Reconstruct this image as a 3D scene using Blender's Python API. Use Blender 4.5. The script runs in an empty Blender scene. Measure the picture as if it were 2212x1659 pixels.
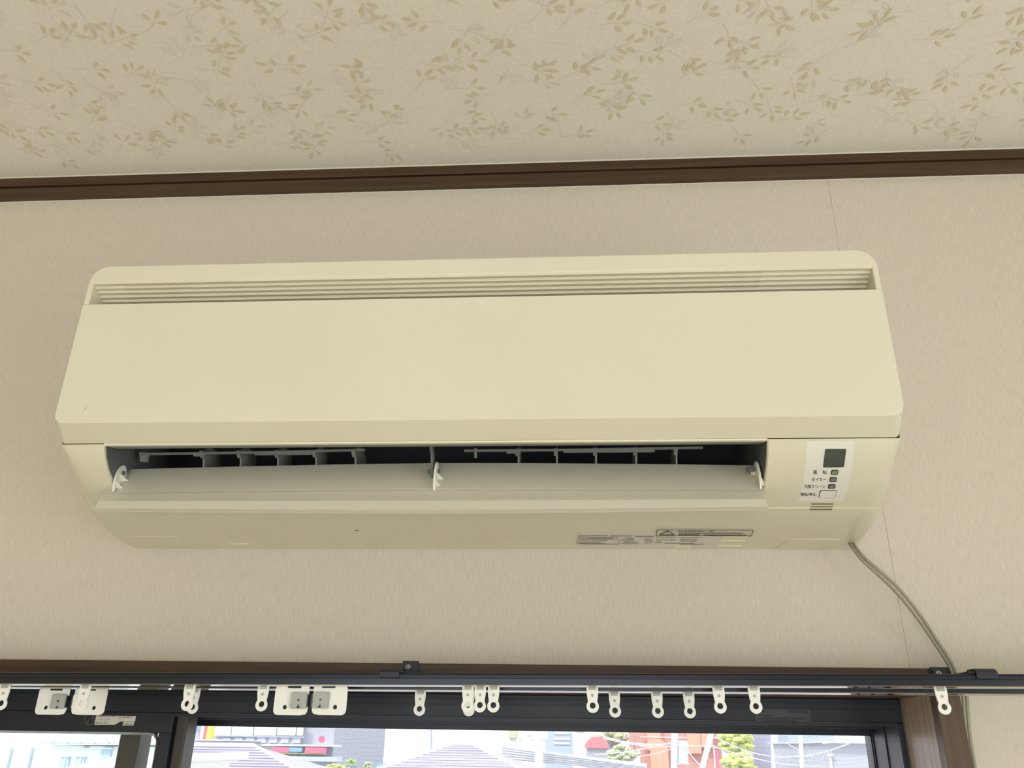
import bpy, bmesh, math, random
import numpy as np
from mathutils import Matrix, Vector

S = bpy.context.scene
COL = S.collection
rnd = random.Random(7)

# ------------------------------------------------------------------ camera
Z0 = 1.75                                   # camera height above the floor
FPX, CX, CY = 1789.0, 1106.0, 829.5         # focal length and centre for a 2212 x 1659 frame
_up = np.array([66.0, 4100.0, -FPX]); _up /= np.linalg.norm(_up)
_xd = np.array([27566.0, 337.0, FPX]); _xd /= np.linalg.norm(_xd)
_xd -= _up * (_xd @ _up); _xd /= np.linalg.norm(_xd)
RC = np.stack([_xd, np.cross(_up, _xd), _up], 1)        # world -> camera axes
cd = bpy.data.cameras.new('camera'); cam = bpy.data.objects.new('camera', cd); COL.objects.link(cam)
cd.sensor_width = 36.0; cd.lens = FPX / 2212.0 * 36.0; cd.clip_start = 0.01; cd.clip_end = 500
M = Matrix([list(RC[:, i]) for i in range(3)]).to_4x4()
M.translation = (0, 0, Z0)
cam.matrix_world = M
S.camera = cam

# ------------------------------------------------------------------ world, sun, added window lamps, exposure
S.view_settings.view_transform = 'Standard'; S.view_settings.look = 'None'
S.view_settings.gamma = 1.0; S.view_settings.use_curve_mapping = False
S.view_settings.exposure = 0.0
W = bpy.data.worlds.new('sky'); S.world = W; W.use_nodes = True
bg = W.node_tree.nodes['Background']
bg.inputs[0].default_value = (0.93, 0.97, 1.0, 1); bg.inputs[1].default_value = 2.3
def lamp(name, kind, loc, rot, energy, color, **kw):
    l = bpy.data.lights.new(name, kind); l.energy = energy; l.color = color
    for k, v in kw.items(): setattr(l, k, v)
    o = bpy.data.objects.new(name, l); o.location = loc; o.rotation_euler = rot; COL.objects.link(o); return o
lamp('sun', 'SUN', (0, -5, 12), (math.radians(52), 0, math.radians(-38)), 2.2, (1, .95, .86), angle=math.radians(2))
# area lamps added inside the room's two unseen windows to lift the interior
lamp('added_side_window_lamp', 'AREA', (1.50, -0.62, 1.30), (0, math.radians(90), 0), 9.0, (1.0, .99, .925),
     shape='RECTANGLE', size=1.5, size_y=1.5)
lamp('added_balcony_door_lamp', 'AREA', (-0.30, -3.02, 1.10), (math.radians(90), 0, 0), 20.5, (1.0, .99, .93),
     shape='RECTANGLE', size=2.2, size_y=1.9)

# ------------------------------------------------------------------ helpers
def ray(u, v):
    d = RC.T @ np.array([(u - CX) / FPX, -(v - CY) / FPX, -1.0])
    return d[0] / d[1], d[2] / d[1]
def at(u, v, Y):                            # point of the vertical plane y = Y seen at a pixel (camera-height z)
    a, b = ray(u, v); return (a * Y, Y, b * Y)

def lin(c):
    c = c / 255.0
    return c / 12.92 if c <= 0.04045 else ((c + 0.055) / 1.055) ** 2.4
def rgb(r, g, b): return (lin(r), lin(g), lin(b), 1)

def new_mat(name, color, rough=0.5, metal=0.0, spec=0.5, **kw):
    m = bpy.data.materials.new(name); m.use_nodes = True
    b = m.node_tree.nodes['Principled BSDF']
    b.inputs['Base Color'].default_value = color; b.inputs['Roughness'].default_value = rough
    b.inputs['Metallic'].default_value = metal; b.inputs['Specular IOR Level'].default_value = spec
    for k, v in kw.items(): b.inputs[k].default_value = v
    return m
def tex(m, scale, c2, fac=(0.35, 0.65), nscale=1.0, detail=4, bump=0.0, dist=0.001, rough=None):
    """object-space noise mixing the base colour with c2, and an optional bump"""
    nt = m.node_tree; N = nt.nodes; L = nt.links; b = N['Principled BSDF']
    tc = N.new('ShaderNodeTexCoord'); mp = N.new('ShaderNodeMapping'); mp.inputs['Scale'].default_value = scale
    nz = N.new('ShaderNodeTexNoise'); nz.inputs['Scale'].default_value = nscale; nz.inputs['Detail'].default_value = detail
    cr = N.new('ShaderNodeValToRGB'); c1 = tuple(b.inputs['Base Color'].default_value)
    cr.color_ramp.elements[0].position = fac[0]; cr.color_ramp.elements[0].color = c1
    cr.color_ramp.elements[1].position = fac[1]; cr.color_ramp.elements[1].color = c2
    L.new(tc.outputs['Object'], mp.inputs[0]); L.new(mp.outputs[0], nz.inputs['Vector'])
    L.new(nz.outputs[0], cr.inputs[0]); L.new(cr.outputs[0], b.inputs['Base Color'])
    if bump:
        bp = N.new('ShaderNodeBump'); bp.inputs['Strength'].default_value = bump; bp.inputs['Distance'].default_value = dist
        L.new(nz.outputs[0], bp.inputs['Height']); L.new(bp.outputs[0], b.inputs['Normal'])
    return m

class MB:
    def __init__(s): s.v = []; s.f = []; s.mi = []
    def add(s, vs, fs, mi=0):
        o = len(s.v); s.v += [tuple(p) for p in vs]; s.f += [tuple(i + o for i in f) for f in fs]; s.mi += [mi] * len(fs)
        return s
    def box(s, a, b, mi=0):
        x0, y0, z0 = a; x1, y1, z1 = b
        return s.add([(x0,y0,z0),(x1,y0,z0),(x1,y1,z0),(x0,y1,z0),(x0,y0,z1),(x1,y0,z1),(x1,y1,z1),(x0,y1,z1)],
              [(3,2,1,0),(4,5,6,7),(0,1,5,4),(1,2,6,5),(2,3,7,6),(3,0,4,7)], mi)
    def prism(s, poly, a, b, axis='x', mi=0):
        """closed polygon extruded along an axis: axis x takes (y,z), axis y takes (x,z), axis z takes (x,y)"""
        f = {'x': lambda p, t: (t, p[0], p[1]), 'y': lambda p, t: (p[0], t, p[1]), 'z': lambda p, t: (p[0], p[1], t)}[axis]
        n = len(poly)
        vs = [f(p, a) for p in poly] + [f(p, b) for p in poly]
        fs = [tuple(range(n - 1, -1, -1)), tuple(range(n, 2 * n))] + [(i, (i + 1) % n, n + (i + 1) % n, n + i) for i in range(n)]
        return s.add(vs, fs, mi)
    def loft(s, A, B, mi=0, caps=True):
        n = len(A)
        fs = [(i, (i + 1) % n, n + (i + 1) % n, n + i) for i in range(n)]
        if caps: fs += [tuple(range(n - 1, -1, -1)), tuple(range(n, 2 * n))]
        return s.add(list(A) + list(B), fs, mi)
    def tube(s, pts, r, n=8, mi=0, caps=True, ry=None):
        pts = [Vector(p) for p in pts]; rings = []
        for i, p in enumerate(pts):
            t = (pts[min(i + 1, len(pts) - 1)] - pts[max(i - 1, 0)]).normalized()
            ref = Vector((0, 1, 0)) if abs(t.y) < .9 else Vector((0, 0, 1))
            a = t.cross(ref).normalized(); b = t.cross(a).normalized()
            q = r[i] if isinstance(r, (list, tuple)) else r
            rings.append([p + a * q * math.cos(k * 2 * math.pi / n) + b * (ry or q) * math.sin(k * 2 * math.pi / n) for k in range(n)])
        vs = [tuple(q) for rg in rings for q in rg]; fs = []
        for i in range(len(rings) - 1):
            for k in range(n): fs.append((i*n+k, i*n+(k+1) % n, (i+1)*n+(k+1) % n, (i+1)*n+k))
        if caps: fs += [tuple(range(n)), tuple(range(len(vs) - 1, len(vs) - n - 1, -1))]
        return s.add(vs, fs, mi)
    def grid(s, rows, mi=0, skip=None):
        n = len(rows[0]); vs = [p for r_ in rows for p in r_]; fs = []
        for i in range(len(rows) - 1):
            for j in range(n - 1):
                if skip and skip(i, j): continue
                fs.append((i*n+j, i*n+j+1, (i+1)*n+j+1, (i+1)*n+j))
        return s.add(vs, fs, mi)
    def blob(s, c, r, seed=0, sub=2, rough=.18, mi=0):
        g = random.Random(seed); bm = bmesh.new(); bmesh.ops.create_icosphere(bm, subdivisions=sub, radius=1)
        bm.verts.ensure_lookup_table()
        vs = [tuple(c[k] + v.co[k] * r[k] * (1 + g.uniform(-rough, rough)) for k in range(3)) for v in bm.verts]
        fs = [tuple(v.index for v in f.verts) for f in bm.faces]; bm.free()
        return s.add(vs, fs, mi)

ROOT = {}
def tag(o, label=None, cat=None, group=None, kind=None):
    if label: o['label'] = label
    if cat: o['category'] = cat
    if group: o['group'] = group
    if kind: o['kind'] = kind
    return o
def build(name, mb, mats, parent=None, bevel=0, seg=2, smooth=None, lift=Z0, fix=True, loc=None):
    """one mesh object; coordinates are given with z measured from the camera height (lift=Z0)"""
    if not isinstance(mats, (list, tuple)): mats = [mats]
    rl = ROOT.get(parent.name, (0, 0, 0)) if parent else (loc or (0, 0, 0))
    me = bpy.data.meshes.new(name)
    me.from_pydata([(x - rl[0], y - rl[1], z + lift - rl[2]) for x, y, z in mb.v], [], mb.f)
    for m in mats: me.materials.append(m)
    if len(mats) > 1: me.polygons.foreach_set('material_index', mb.mi)
    if fix:
        bm = bmesh.new(); bm.from_mesh(me); bmesh.ops.recalc_face_normals(bm, faces=bm.faces); bm.to_mesh(me); bm.free()
    if smooth is not None:
        me.polygons.foreach_set('use_smooth', [True] * len(me.polygons)); me.set_sharp_from_angle(angle=math.radians(smooth))
    me.update()
    o = bpy.data.objects.new(name, me); COL.objects.link(o)
    if parent: o.parent = parent
    elif loc: o.location = loc
    ROOT[o.name] = rl
    if bevel:
        md = o.modifiers.new('bevel', 'BEVEL'); md.width = bevel; md.segments = seg; md.limit_method = 'ANGLE'; md.angle_limit = math.radians(35)
        md.harden_normals = False
    return o
def empty(name, loc, label=None, cat=None, group=None, kind=None, lift=Z0):
    o = bpy.data.objects.new(name, None); COL.objects.link(o); o.empty_display_size = .05
    o.location = (loc[0], loc[1], loc[2] + lift); ROOT[o.name] = tuple(o.location)
    return tag(o, label, cat, group, kind)
def copy_tree(o, parent=None):
    c = o.copy(); COL.objects.link(c); c.parent = parent
    for ch in [x for x in o.children]: copy_tree(ch, c)
    return c
def text_mesh(body, size=1.0, shear=0.0, offset=0.0):
    """glyph outlines as verts/faces in a plane: returns list of (x,y), faces, width"""
    cu = bpy.data.curves.new('glyphs', 'FONT'); cu.body = body; cu.size = size; cu.shear = shear; cu.offset = offset
    cu.align_x = 'LEFT'; cu.resolution_u = 3
    o = bpy.data.objects.new('glyphs', cu); COL.objects.link(o)
    dg = bpy.context.evaluated_depsgraph_get()
    me = bpy.data.meshes.new_from_object(o.evaluated_get(dg))
    vs = [(v.co.x, v.co.y) for v in me.vertices]; fs = [tuple(p.vertices) for p in me.polygons]
    bpy.data.objects.remove(o); bpy.data.curves.remove(cu); bpy.data.meshes.remove(me)
    return vs, fs
def rounded(x0, z0, x1, z1, r, n=6):
    """rounded rectangle; r is one radius or (bl, br, tr, tl)"""
    if not isinstance(r, (tuple, list)): r = (r,) * 4
    out = []
    for (cx, cz, a0, q) in ((x0 + r[0], z0 + r[0], 180, r[0]), (x1 - r[1], z0 + r[1], 270, r[1]), (x1 - r[2], z1 - r[2], 0, r[2]), (x0 + r[3], z1 - r[3], 90, r[3])):
        if q < 1e-6: out.append((cx, cz)); continue
        for k in range(n + 1):
            a = math.radians(a0 + 90 * k / n); out.append((cx + q * math.cos(a), cz + q * math.sin(a)))
    return out
def ring_with_hole(outer, hole):
    """front faces of a plate with one hole, as a strip between two loops sampled by angle"""
    return outer, hole

# ------------------------------------------------------------------ materials
M_wall = new_mat('ribbed_wallpaper', rgb(219, 210, 197), .85, spec=.2)
tex(M_wall, (800, 800, 80), rgb(210, 201, 187), (.36, .64), 1.0, 2, .45, .0009)
M_ceil = new_mat('ceiling_wallpaper', rgb(245, 242, 235), .8, spec=.2)
tex(M_ceil, (260, 260, 260), rgb(240, 236, 228), (.35, .65), 1.0, 3, .25, .001)
M_leaf = new_mat('leaf_print_tan', rgb(226, 216, 192), .8, spec=.2)
M_leaf2 = new_mat('leaf_print_pale', rgb(232, 225, 210), .8, spec=.2)
M_leafline = new_mat('leaf_print_line', rgb(216, 210, 199), .8, spec=.2)
M_wood = new_mat('walnut_trim', rgb(82, 58, 35), .45)
tex(M_wood, (6, 150, 150), rgb(58, 40, 23), (.3, .7), 1.0, 6, .12, .0006)
M_woodv = new_mat('walnut_trim_upright', rgb(96, 74, 56), .4)
M_jamb = new_mat('daylit_walnut_jamb', rgb(178, 158, 138), .24)  # casing walnut lightened: window light on the reveal put into its colour
tex(M_jamb, (170, 170, 5), rgb(140, 119, 99), (.3, .7), 1.0, 6, .15, .0006)
tex(M_woodv, (170, 170, 5), rgb(78, 56, 40), (.3, .7), 1.0, 6, .15, .0006)
M_caulk = new_mat('white_caulk', rgb(226, 222, 208), .7)
M_slit = new_mat('speaker_slit_shadow_gap', rgb(120, 112, 90), .8)
M_seam = new_mat('wallpaper_joint', rgb(176, 164, 140), .9)
M_plain = new_mat('plain_plaster', rgb(222, 212, 192), .9)
M_floor = new_mat('oak_floor', rgb(206, 192, 162), .55); tex(M_floor, (2, 30, 30), rgb(186, 168, 134), (.3, .7), 1.0, 5)
M_cream = new_mat('yellowed_cream_plastic', rgb(232, 227, 208), .38, spec=.45)
tex(M_cream, (5, 5, 5), rgb(229, 223, 203), (.35, .65), 1.0, 3)
M_gloss = new_mat('glossy_cream_plastic', rgb(228, 223, 203), .16, spec=.5)
tex(M_gloss, (5, 5, 5), rgb(225, 219, 198), (.35, .65), 1.0, 3)
M_flap = new_mat('pale_grey_cream_plastic', rgb(206, 202, 186), .22, spec=.5)
M_white = new_mat('white_plastic', rgb(236, 233, 222), .4)
M_dark = new_mat('dark_grey_plastic', rgb(98, 102, 104), .55)
M_cav = new_mat('black_duct', rgb(30, 36, 48), .6)
M_grey = new_mat('mid_grey_plastic', rgb(158, 158, 150), .5)
M_net = new_mat('dusty_intake_net', rgb(218, 210, 184), .85)
M_vane = new_mat('dark_grey_vane', rgb(136, 140, 136), .45)
M_filter = new_mat('dusty_filter', rgb(70, 64, 52), .9)
M_plate = new_mat('white_control_plate', rgb(232, 230, 222), .35)
M_receiver = new_mat('smoked_window', rgb(72, 78, 74), .2)
M_ink = new_mat('grey_black_print', rgb(62, 62, 60), .6)
M_ink2 = new_mat('pale_grey_print', rgb(146, 142, 130), .6)
M_lens_g = new_mat('green_grey_lens', rgb(128, 142, 120), .3)
M_lens = new_mat('grey_lens', rgb(120, 122, 118), .3)
M_label = new_mat('silver_grey_label', rgb(220, 217, 207), .4)
M_label2 = new_mat('pale_label', rgb(208, 204, 188), .4)
M_pale = new_mat('pale_cream_edge', rgb(240, 234, 205), .35)
M_rail = new_mat('black_brown_rail', rgb(40, 43, 52), .28, metal=.55)
M_lip = new_mat('polished_rail_lip', rgb(205, 207, 212), .06, metal=1.0)
M_bracket = new_mat('black_bracket', rgb(40, 44, 54), .4, metal=.3)
M_screw = new_mat('steel_screw', rgb(150, 150, 145), .35, metal=.9)
M_runner = new_mat('milky_white_nylon', rgb(246, 245, 241), .4)
M_magnet = new_mat('magnet_grey', rgb(176, 179, 176), .5)
M_steel = new_mat('magnet_steel_edge', rgb(92, 94, 96), .25, metal=.9)
M_alu = new_mat('bronze_black_aluminium', rgb(32, 36, 46), .38, metal=.2)
M_alu2 = new_mat('dark_brown_aluminium', rgb(66, 58, 54), .42, metal=.2)
M_gasket = new_mat('pale_glazing_bead', rgb(150, 160, 160), .4)
M_cable = new_mat('grey_vinyl_cable', rgb(158, 154, 134), .5)
M_mesh = new_mat('grey_screen_wire', rgb(190, 190, 200), .6)
M_sticker_d = new_mat('dark_sticker', rgb(62, 66, 72), .5)
M_glass = bpy.data.materials.new('window_glass'); M_glass.use_nodes = True
nt = M_glass.node_tree; nt.nodes.clear()
_o = nt.nodes.new('ShaderNodeOutputMaterial'); _t = nt.nodes.new('ShaderNodeBsdfTransparent'); _g = nt.nodes.new('ShaderNodeBsdfGlossy')
_g.inputs['Roughness'].default_value = .02; _t.inputs[0].default_value = (.95, .98, .97, 1)
_m = nt.nodes.new('ShaderNodeMixShader'); _l = nt.nodes.new('ShaderNodeFresnel'); _l.inputs[0].default_value = 1.45
_q = nt.nodes.new('ShaderNodeNewGeometry'); _s = nt.nodes.new('ShaderNodeMath'); _s.operation = 'SUBTRACT'; _s.inputs[0].default_value = 1.0
_x = nt.nodes.new('ShaderNodeMath'); _x.operation = 'MULTIPLY'      # reflect on the entering face only, no false total reflection inside the pane
nt.links.new(_q.outputs['Backfacing'], _s.inputs[1]); nt.links.new(_s.outputs[0], _x.inputs[0]); nt.links.new(_l.outputs[0], _x.inputs[1])
nt.links.new(_x.outputs[0], _m.inputs[0]); nt.links.new(_t.outputs[0], _m.inputs[1]); nt.links.new(_g.outputs[0], _m.inputs[2]); nt.links.new(_m.outputs[0], _o.inputs[0])

# ------------------------------------------------------------------ the room
WY = .91                                    # room face of the window wall
CZ = .718                                   # ceiling, above the camera
FZ = -Z0                                    # floor
XL_, XR_, YB = -1.95, 1.52, -3.05
WIN_X0, WIN_X1, WIN_Z0, WIN_Z1 = -1.24, .3640, -.90, .0560    # rough opening inside the casing

def struct(name, mb, m, **kw):
    o = build(name, mb, m, **kw); o['kind'] = 'structure'; return o
mb = MB(); TH = .20
mb.box((XL_ - .15, WY, FZ), (WIN_X0, WY + TH, CZ)); mb.box((WIN_X1, WY, FZ), (XR_ + .15, WY + TH, CZ))
mb.box((WIN_X0, WY, WIN_Z1), (WIN_X1, WY + TH, CZ)); mb.box((WIN_X0, WY, FZ), (WIN_X1, WY + TH, WIN_Z0))
wall_front = struct('wall_front', mb, M_wall)
mb = MB().box((.3449, WY - .0002, .078), (.3453, WY + .001, .6845))
build('wallpaper_seam', mb, M_seam, wall_front)
struct('ceiling', MB().box((XL_ - .15, YB - .15, CZ), (XR_ + .15, WY + TH, CZ + .12)), M_ceil)
ceiling = bpy.data.objects['ceiling']
struct('floor', MB().box((XL_ - .15, YB - .15, FZ - .12), (XR_ + .15, WY + TH, FZ)), M_floor)
struct('wall_left', MB().box((XL_ - .15, YB, FZ), (XL_, WY, CZ)), M_plain)
# right wall with a side window, back wall with a balcony door: both behind the camera, both unseen, each with an added lamp just inside
mb = MB(); y0, y1, z0, z1 = -1.42, .18, -1.25, .32
mb.box((XR_, YB, FZ), (XR_ + .15, y0, CZ)); mb.box((XR_, y1, FZ), (XR_ + .15, WY, CZ))
mb.box((XR_, y0, FZ), (XR_ + .15, y1, z0)); mb.box((XR_, y0, z1), (XR_ + .15, y1, CZ))
struct('wall_right', mb, M_plain)
w2 = empty('window_2', (XR_ + .07, -.62, z0), kind='structure')
mb = MB()
for a in ((y0, y0 + .05), (y1 - .05, y1), (-.645, -.595)): mb.box((XR_ + .04, a[0], z0), (XR_ + .10, a[1], z1))
mb.box((XR_ + .04, y0, z0), (XR_ + .10, y1, z0 + .05)); mb.box((XR_ + .04, y0, z1 - .05), (XR_ + .10, y1, z1))
build('window_frame', mb, M_alu, w2); build('glass_pane', MB().box((XR_ + .065, y0, z0), (XR_ + .07, y1, z1)), M_glass, w2)
mb = MB(); x0, x1, z1 = -1.45, .85, .30
mb.box((XL_ - .15, YB - .15, FZ), (x0, YB, CZ)); mb.box((x1, YB - .15, FZ), (XR_ + .15, YB, CZ)); mb.box((x0, YB - .15, z1), (x1, YB, CZ))
struct('wall_back', mb, M_plain)
d1 = empty('door_1', (-.3, YB - .07, FZ), kind='structure')
mb = MB()
for a in ((x0, x0 + .05), (x1 - .05, x1), (-.33, -.27)): mb.box((a[0], YB - .10, FZ), (a[1], YB - .04, z1))
mb.box((x0, YB - .10, FZ), (x1, YB - .04, FZ + .06)); mb.box((x0, YB - .10, z1 - .06), (x1, YB - .04, z1))
build('door_frame', mb, M_alu, d1); build('glass_pane', MB().box((x0, YB - .075, FZ), (x1, YB - .07, z1)), M_glass, d1)

# crown moulding: two bands with a groove, and the caulk lines along it
t1 = struct('trim_1', MB().box((XL_, .9015, .6845), (XR_, WY, .7015)), M_wood, bevel=.0006)
build('upper_band', MB().box((XL_, .8995, .7031), (XR_, WY, CZ)), M_wood, t1, bevel=.0006)
build('groove', MB().box((XL_, .9045, .7015), (XR_, WY, .7031)), M_dark, t1)
mb = MB(); mb.prism([(.8985, CZ), (.8985, CZ - .0006), (.8996, CZ - .0014), (.8996, CZ)], XL_, XR_)
mb.prism([(WY, .6833), (WY - .0008, .6838), (WY - .0008, .6846), (WY, .6846)], XL_, XR_)
build('caulk_line', mb, M_caulk, t1)

# ------------------------------------------------------------------ leaf print of the ceiling wallpaper
def leaf_print():
    g = random.Random(11)
    A, B, Cc = MB(), MB(), MB()
    z = CZ - .00025
    cnt = [0]
    def leaf(mbx, x, y, a, l, w, dz=0):
        cnt[0] += 1; dz = dz + (cnt[0] % 97) * 2e-6
        ca, sa = math.cos(a), math.sin(a)
        pts = [(0, 0), (.22, .34), (.45, .5), (.72, .36), (1, .02), (.75, -.32), (.48, -.5), (.2, -.36)]
        mbx.add([(x + l * p * ca - w * q * sa, y + l * p * sa + w * q * ca, z - dz) for p, q in pts], [tuple(range(7, -1, -1))])
    def line(mbx, pts, w, dz=0, closed=False):
        cnt[0] += 1; dz = dz + (cnt[0] % 97) * 2e-6
        n = len(pts); L, R = [], []
        for i, p in enumerate(pts):
            if closed: a, b = pts[(i - 1) % n], pts[(i + 1) % n]
            else: a, b = pts[max(i - 1, 0)], pts[min(i + 1, n - 1)]
            dx, dy = b[0] - a[0], b[1] - a[1]; d = math.hypot(dx, dy) or 1
            L.append((p[0] - dy / d * w, p[1] + dx / d * w, z - dz)); R.append((p[0] + dy / d * w, p[1] - dx / d * w, z - dz))
        m = n if closed else n - 1
        mbx.add(L + R, [(i, (i + 1) % n, n + (i + 1) % n, n + i) for i in range(m)])
    def outline(x, y, a, l, w):
        ca, sa = math.cos(a), math.sin(a)
        pts = [(0, 0), (.22, .34), (.45, .5), (.72, .36), (1, .02), (.75, -.32), (.48, -.5), (.2, -.36)]
        line(Cc, [(x + l * p * ca - w * q * sa, y + l * p * sa + w * q * ca) for p, q in pts], .00022, .0001, True)
    def sprig(x, y, a, kind):
        n = g.choice((3, 3, 4, 4)); bend = g.uniform(-.8, .8); L = g.uniform(.026, .036); pts = []; aa = a
        for k in range(9):
            pts.append((x, y)); aa += bend / 9; x += L / 8 * math.cos(aa); y += L / 8 * math.sin(aa)
        line(Cc if kind != 1 else B, pts, .00020, .00015)
        idx = [8, 6, 6, 4, 3][:n]; side = g.choice((1, -1))
        for j, i in enumerate(idx):
            px, py = pts[i]
            if j == 0: la = aa + g.uniform(-.15, .15)
            else: side = -side; la = aa + side * g.uniform(.6, 1.1)
            l = g.uniform(.0105, .0155); w = g.uniform(.0036, .0048)
            off = .0050 if j else .0015
            px += off * math.cos(la); py += off * math.sin(la)
            if kind == 0: leaf(A, px, py, la, l, w, .0002)
            elif kind == 1: leaf(B, px, py, la, l, w)
            else: outline(px, py, la, l, w)
    step = .043
    for kind, (ox, oy), st in ((1, (.021, .021), .086), (2, (.043, .021), .086), (0, (0, 0), step)):
        x = -1.55
        while x < 1.35:
            y = -.75
            while y < .88:
                if g.random() < .93:
                    sprig(x + ox + g.uniform(-.27, .27) * st, min(.85, y + oy + g.uniform(-.27, .27) * st), g.choice((-.5, -.3, .4, 2.6, .9)) + g.uniform(-.6, .6), kind)
                y += st
            x += st
    for nm, mbx, m in (('leaf_print', A, M_leaf), ('pale_leaf_print', B, M_leaf2), ('leaf_outline_print', Cc, M_leafline)):
        o = build(nm, mbx, m, ceiling, fix=False); o['kind'] = 'stuff'
leaf_print()

# ------------------------------------------------------------------ window casing (wood) and the aluminium window
CF = .895                                   # front face of the casing
t2 = struct('trim_2', MB().box((-1.265, CF, .0526), (.3835, WY, .0766)), M_wood, bevel=.001)          # head casing
build('head_reveal', MB().box((-1.24, WY, .0526), (.3640, .9918, .0560)), M_wood, t2)
t3 = struct('trim_3', MB().box((.3595, CF, -.93), (.3830, WY, .0526)), M_woodv, bevel=.0010)           # right casing
build('jamb_reveal', MB().box((.3595, WY, -.90), (.3640, .9918, .0526)), M_jamb, t3)
t4 = struct('trim_4', MB().box((-1.265, CF, -.93), (-1.24, WY, .0526)), M_woodv, bevel=.0012)
struct('trim_5', MB().box((-1.265, .885, -.955), (.3835, 1.0, -.93)), M_wood, bevel=.0012)

win = empty('window_1', (-.43, 1.05, WIN_Z0), kind='structure')
def px_x(u, Y, v=1600): return ray(u, v)[0] * Y
def px_z(v, Y, u=1100): return ray(u, v)[1] * Y
# outer frame: head, sill and jambs with track ribs
fx1 = .3540; oz = .0160
mb = MB()
mb.box((-1.24, .992, oz + .012), (.3640, 1.11, .0526)); mb.box((-1.24, .992, -.90), (.3640, 1.11, -.875))
mb.box((fx1, .992, -.875), (.3640, 1.11, oz + .012)); mb.box((-1.24, .992, -.875), (-1.19, 1.11, oz + .012))
frame = build('outer_frame', mb, M_alu, win, bevel=.001)
mb = MB()
for yy, hh in ((.9905, .0035), (1.0365, .005), (1.078, .005)):
    mb.box((-1.19, yy, oz + .012 - hh), (fx1 - .004, yy + .0018, oz + .0119)); mb.box((fx1 - .0014, yy, -.87), (fx1 - .0001, yy + .0010, oz + .0119))
mb.box((-1.24, .9895, .0462), (.3590, .9919, .0474)); mb.box((-.44, .9900, .0405), (.3590, .9919, .0412))
mb.box((-.42, .9912, .0300), (.3590, .9919, .0305))
build('track_rib', mb, M_alu, frame)
# left sash (room side): rails, stiles, glazing bead with rounded corner, glass
sx0, sx1 = -1.18, px_x(373, 1.0); gx1 = px_x(346, 1.0); gz = -.0010
def sash(name, x0, x1, gx0, gx1, y, zt, zb, gzt, gzb, m):
    mb = MB()
    mb.box((x0, y, gzt), (x1, y + .030, zt)); mb.box((x0, y, zb), (x1, y + .030, gzb))
    mb.box((x0, y, gzb), (gx0, y + .030, gzt)); mb.box((gx1, y, gzb), (x1, y + .030, gzt))
    s = build(name, mb, m, win, bevel=.0006)
    outer = rounded(gx0, gzb, gx1, gzt, (.003, .011, .011, .003)); inner = rounded(gx0 + .004, gzb + .004, gx1 - .003, gzt - .0025, (.003, .009, .009, .003))
    n = len(outer); mb = MB()
    P = [(a, y - .0006, b) for a, b in outer] + [(a, y + .004, b) for a, b in inner] + [(a, y + .016, b) for a, b in inner]
    mb.add(P, [(i, (i + 1) % n, n + (i + 1) % n, n + i) for i in range(n)] + [(n + i, n + (i + 1) % n, 2 * n + (i + 1) % n, 2 * n + i) for i in range(n)])
    # corner fillets between bead and square sash opening
    build('glazing_bead', mb, M_gasket, s, smooth=40)
    mb = MB()
    for (c0, idx) in (((gx1, gzt), range(14, 21)), ((gx1, gzb), range(7, 14))):
        pts = [outer[i] for i in idx] + [c0]
        mb.add([(a, y - .0001, b) for a, b in pts], [tuple(range(len(pts)))])
    build('corner_infill', mb, m, s)
    build('glass_pane', MB().box((gx0, y + .010, gzb), (gx1, y + .013, gzt)), M_glass, s)
    return s
gzt = px_z(1580, 1.0, 150)
sashL = sash('sash', sx0, sx1, -1.135, gx1, .9925, .0455, -.89, gzt, -.84, M_alu)
sx1b = px_x(312, 1.05)
sash('rear_sash', -1.185, px_x(306, 1.045), -1.14, px_x(277, 1.06), 1.040, .0455, -.89, px_z(1560, 1.05, 150), -.84, M_alu2)
# meeting stile strip and hardware right of the left sash
mb = MB().box((sx1 + .0002, 1.000, -.89), (px_x(398, 1.0), 1.03, .0455))
build('meeting_stile', mb, M_alu2, win, bevel=.002)
# insect screen over the open right half
Ys = 1.090
scx0, scx1 = px_x(413, Ys, 1575) + .001, px_x(1878, Ys)
sct = px_z(1568, Ys, 413)
mb = MB()
mb.box((scx0 - .012, Ys - .006, -.86), (scx0, Ys + .006, sct)); mb.box((scx1, Ys - .006, -.86), (fx1 - .0002, Ys + .006, sct))
mb.box((scx0 - .012, Ys - .006, sct), (fx1 - .0002, Ys + .006, oz + .0119)); mb.box((scx0 - .012, Ys - .006, -.874), (fx1 - .0002, Ys + .006, -.86))
scr = build('screen_frame', mb, M_alu, win, bevel=.0015)
mb = MB(); x = scx0; p = .00142; t = .00010
while x < scx1:
    mb.add([(x - t, Ys, -.3), (x + t, Ys, -.3), (x + t, Ys, sct), (x - t, Ys, sct)], [(0, 1, 2, 3)]); x += p
z = sct
while z > -.3:
    mb.add([(scx0, Ys, z - t), (scx1, Ys, z - t), (scx1, Ys, z + t), (scx0, Ys, z + t)], [(0, 1, 2, 3)]); z -= p
mb.add([(scx0, Ys, -.86), (scx1, Ys, -.86), (scx1, Ys, -.86), (scx0, Ys, -.86)], [(0, 1, 2, 3)])
o = build('screen_mesh', mb, M_mesh, scr, fix=False); o['kind'] = 'stuff'
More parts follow.
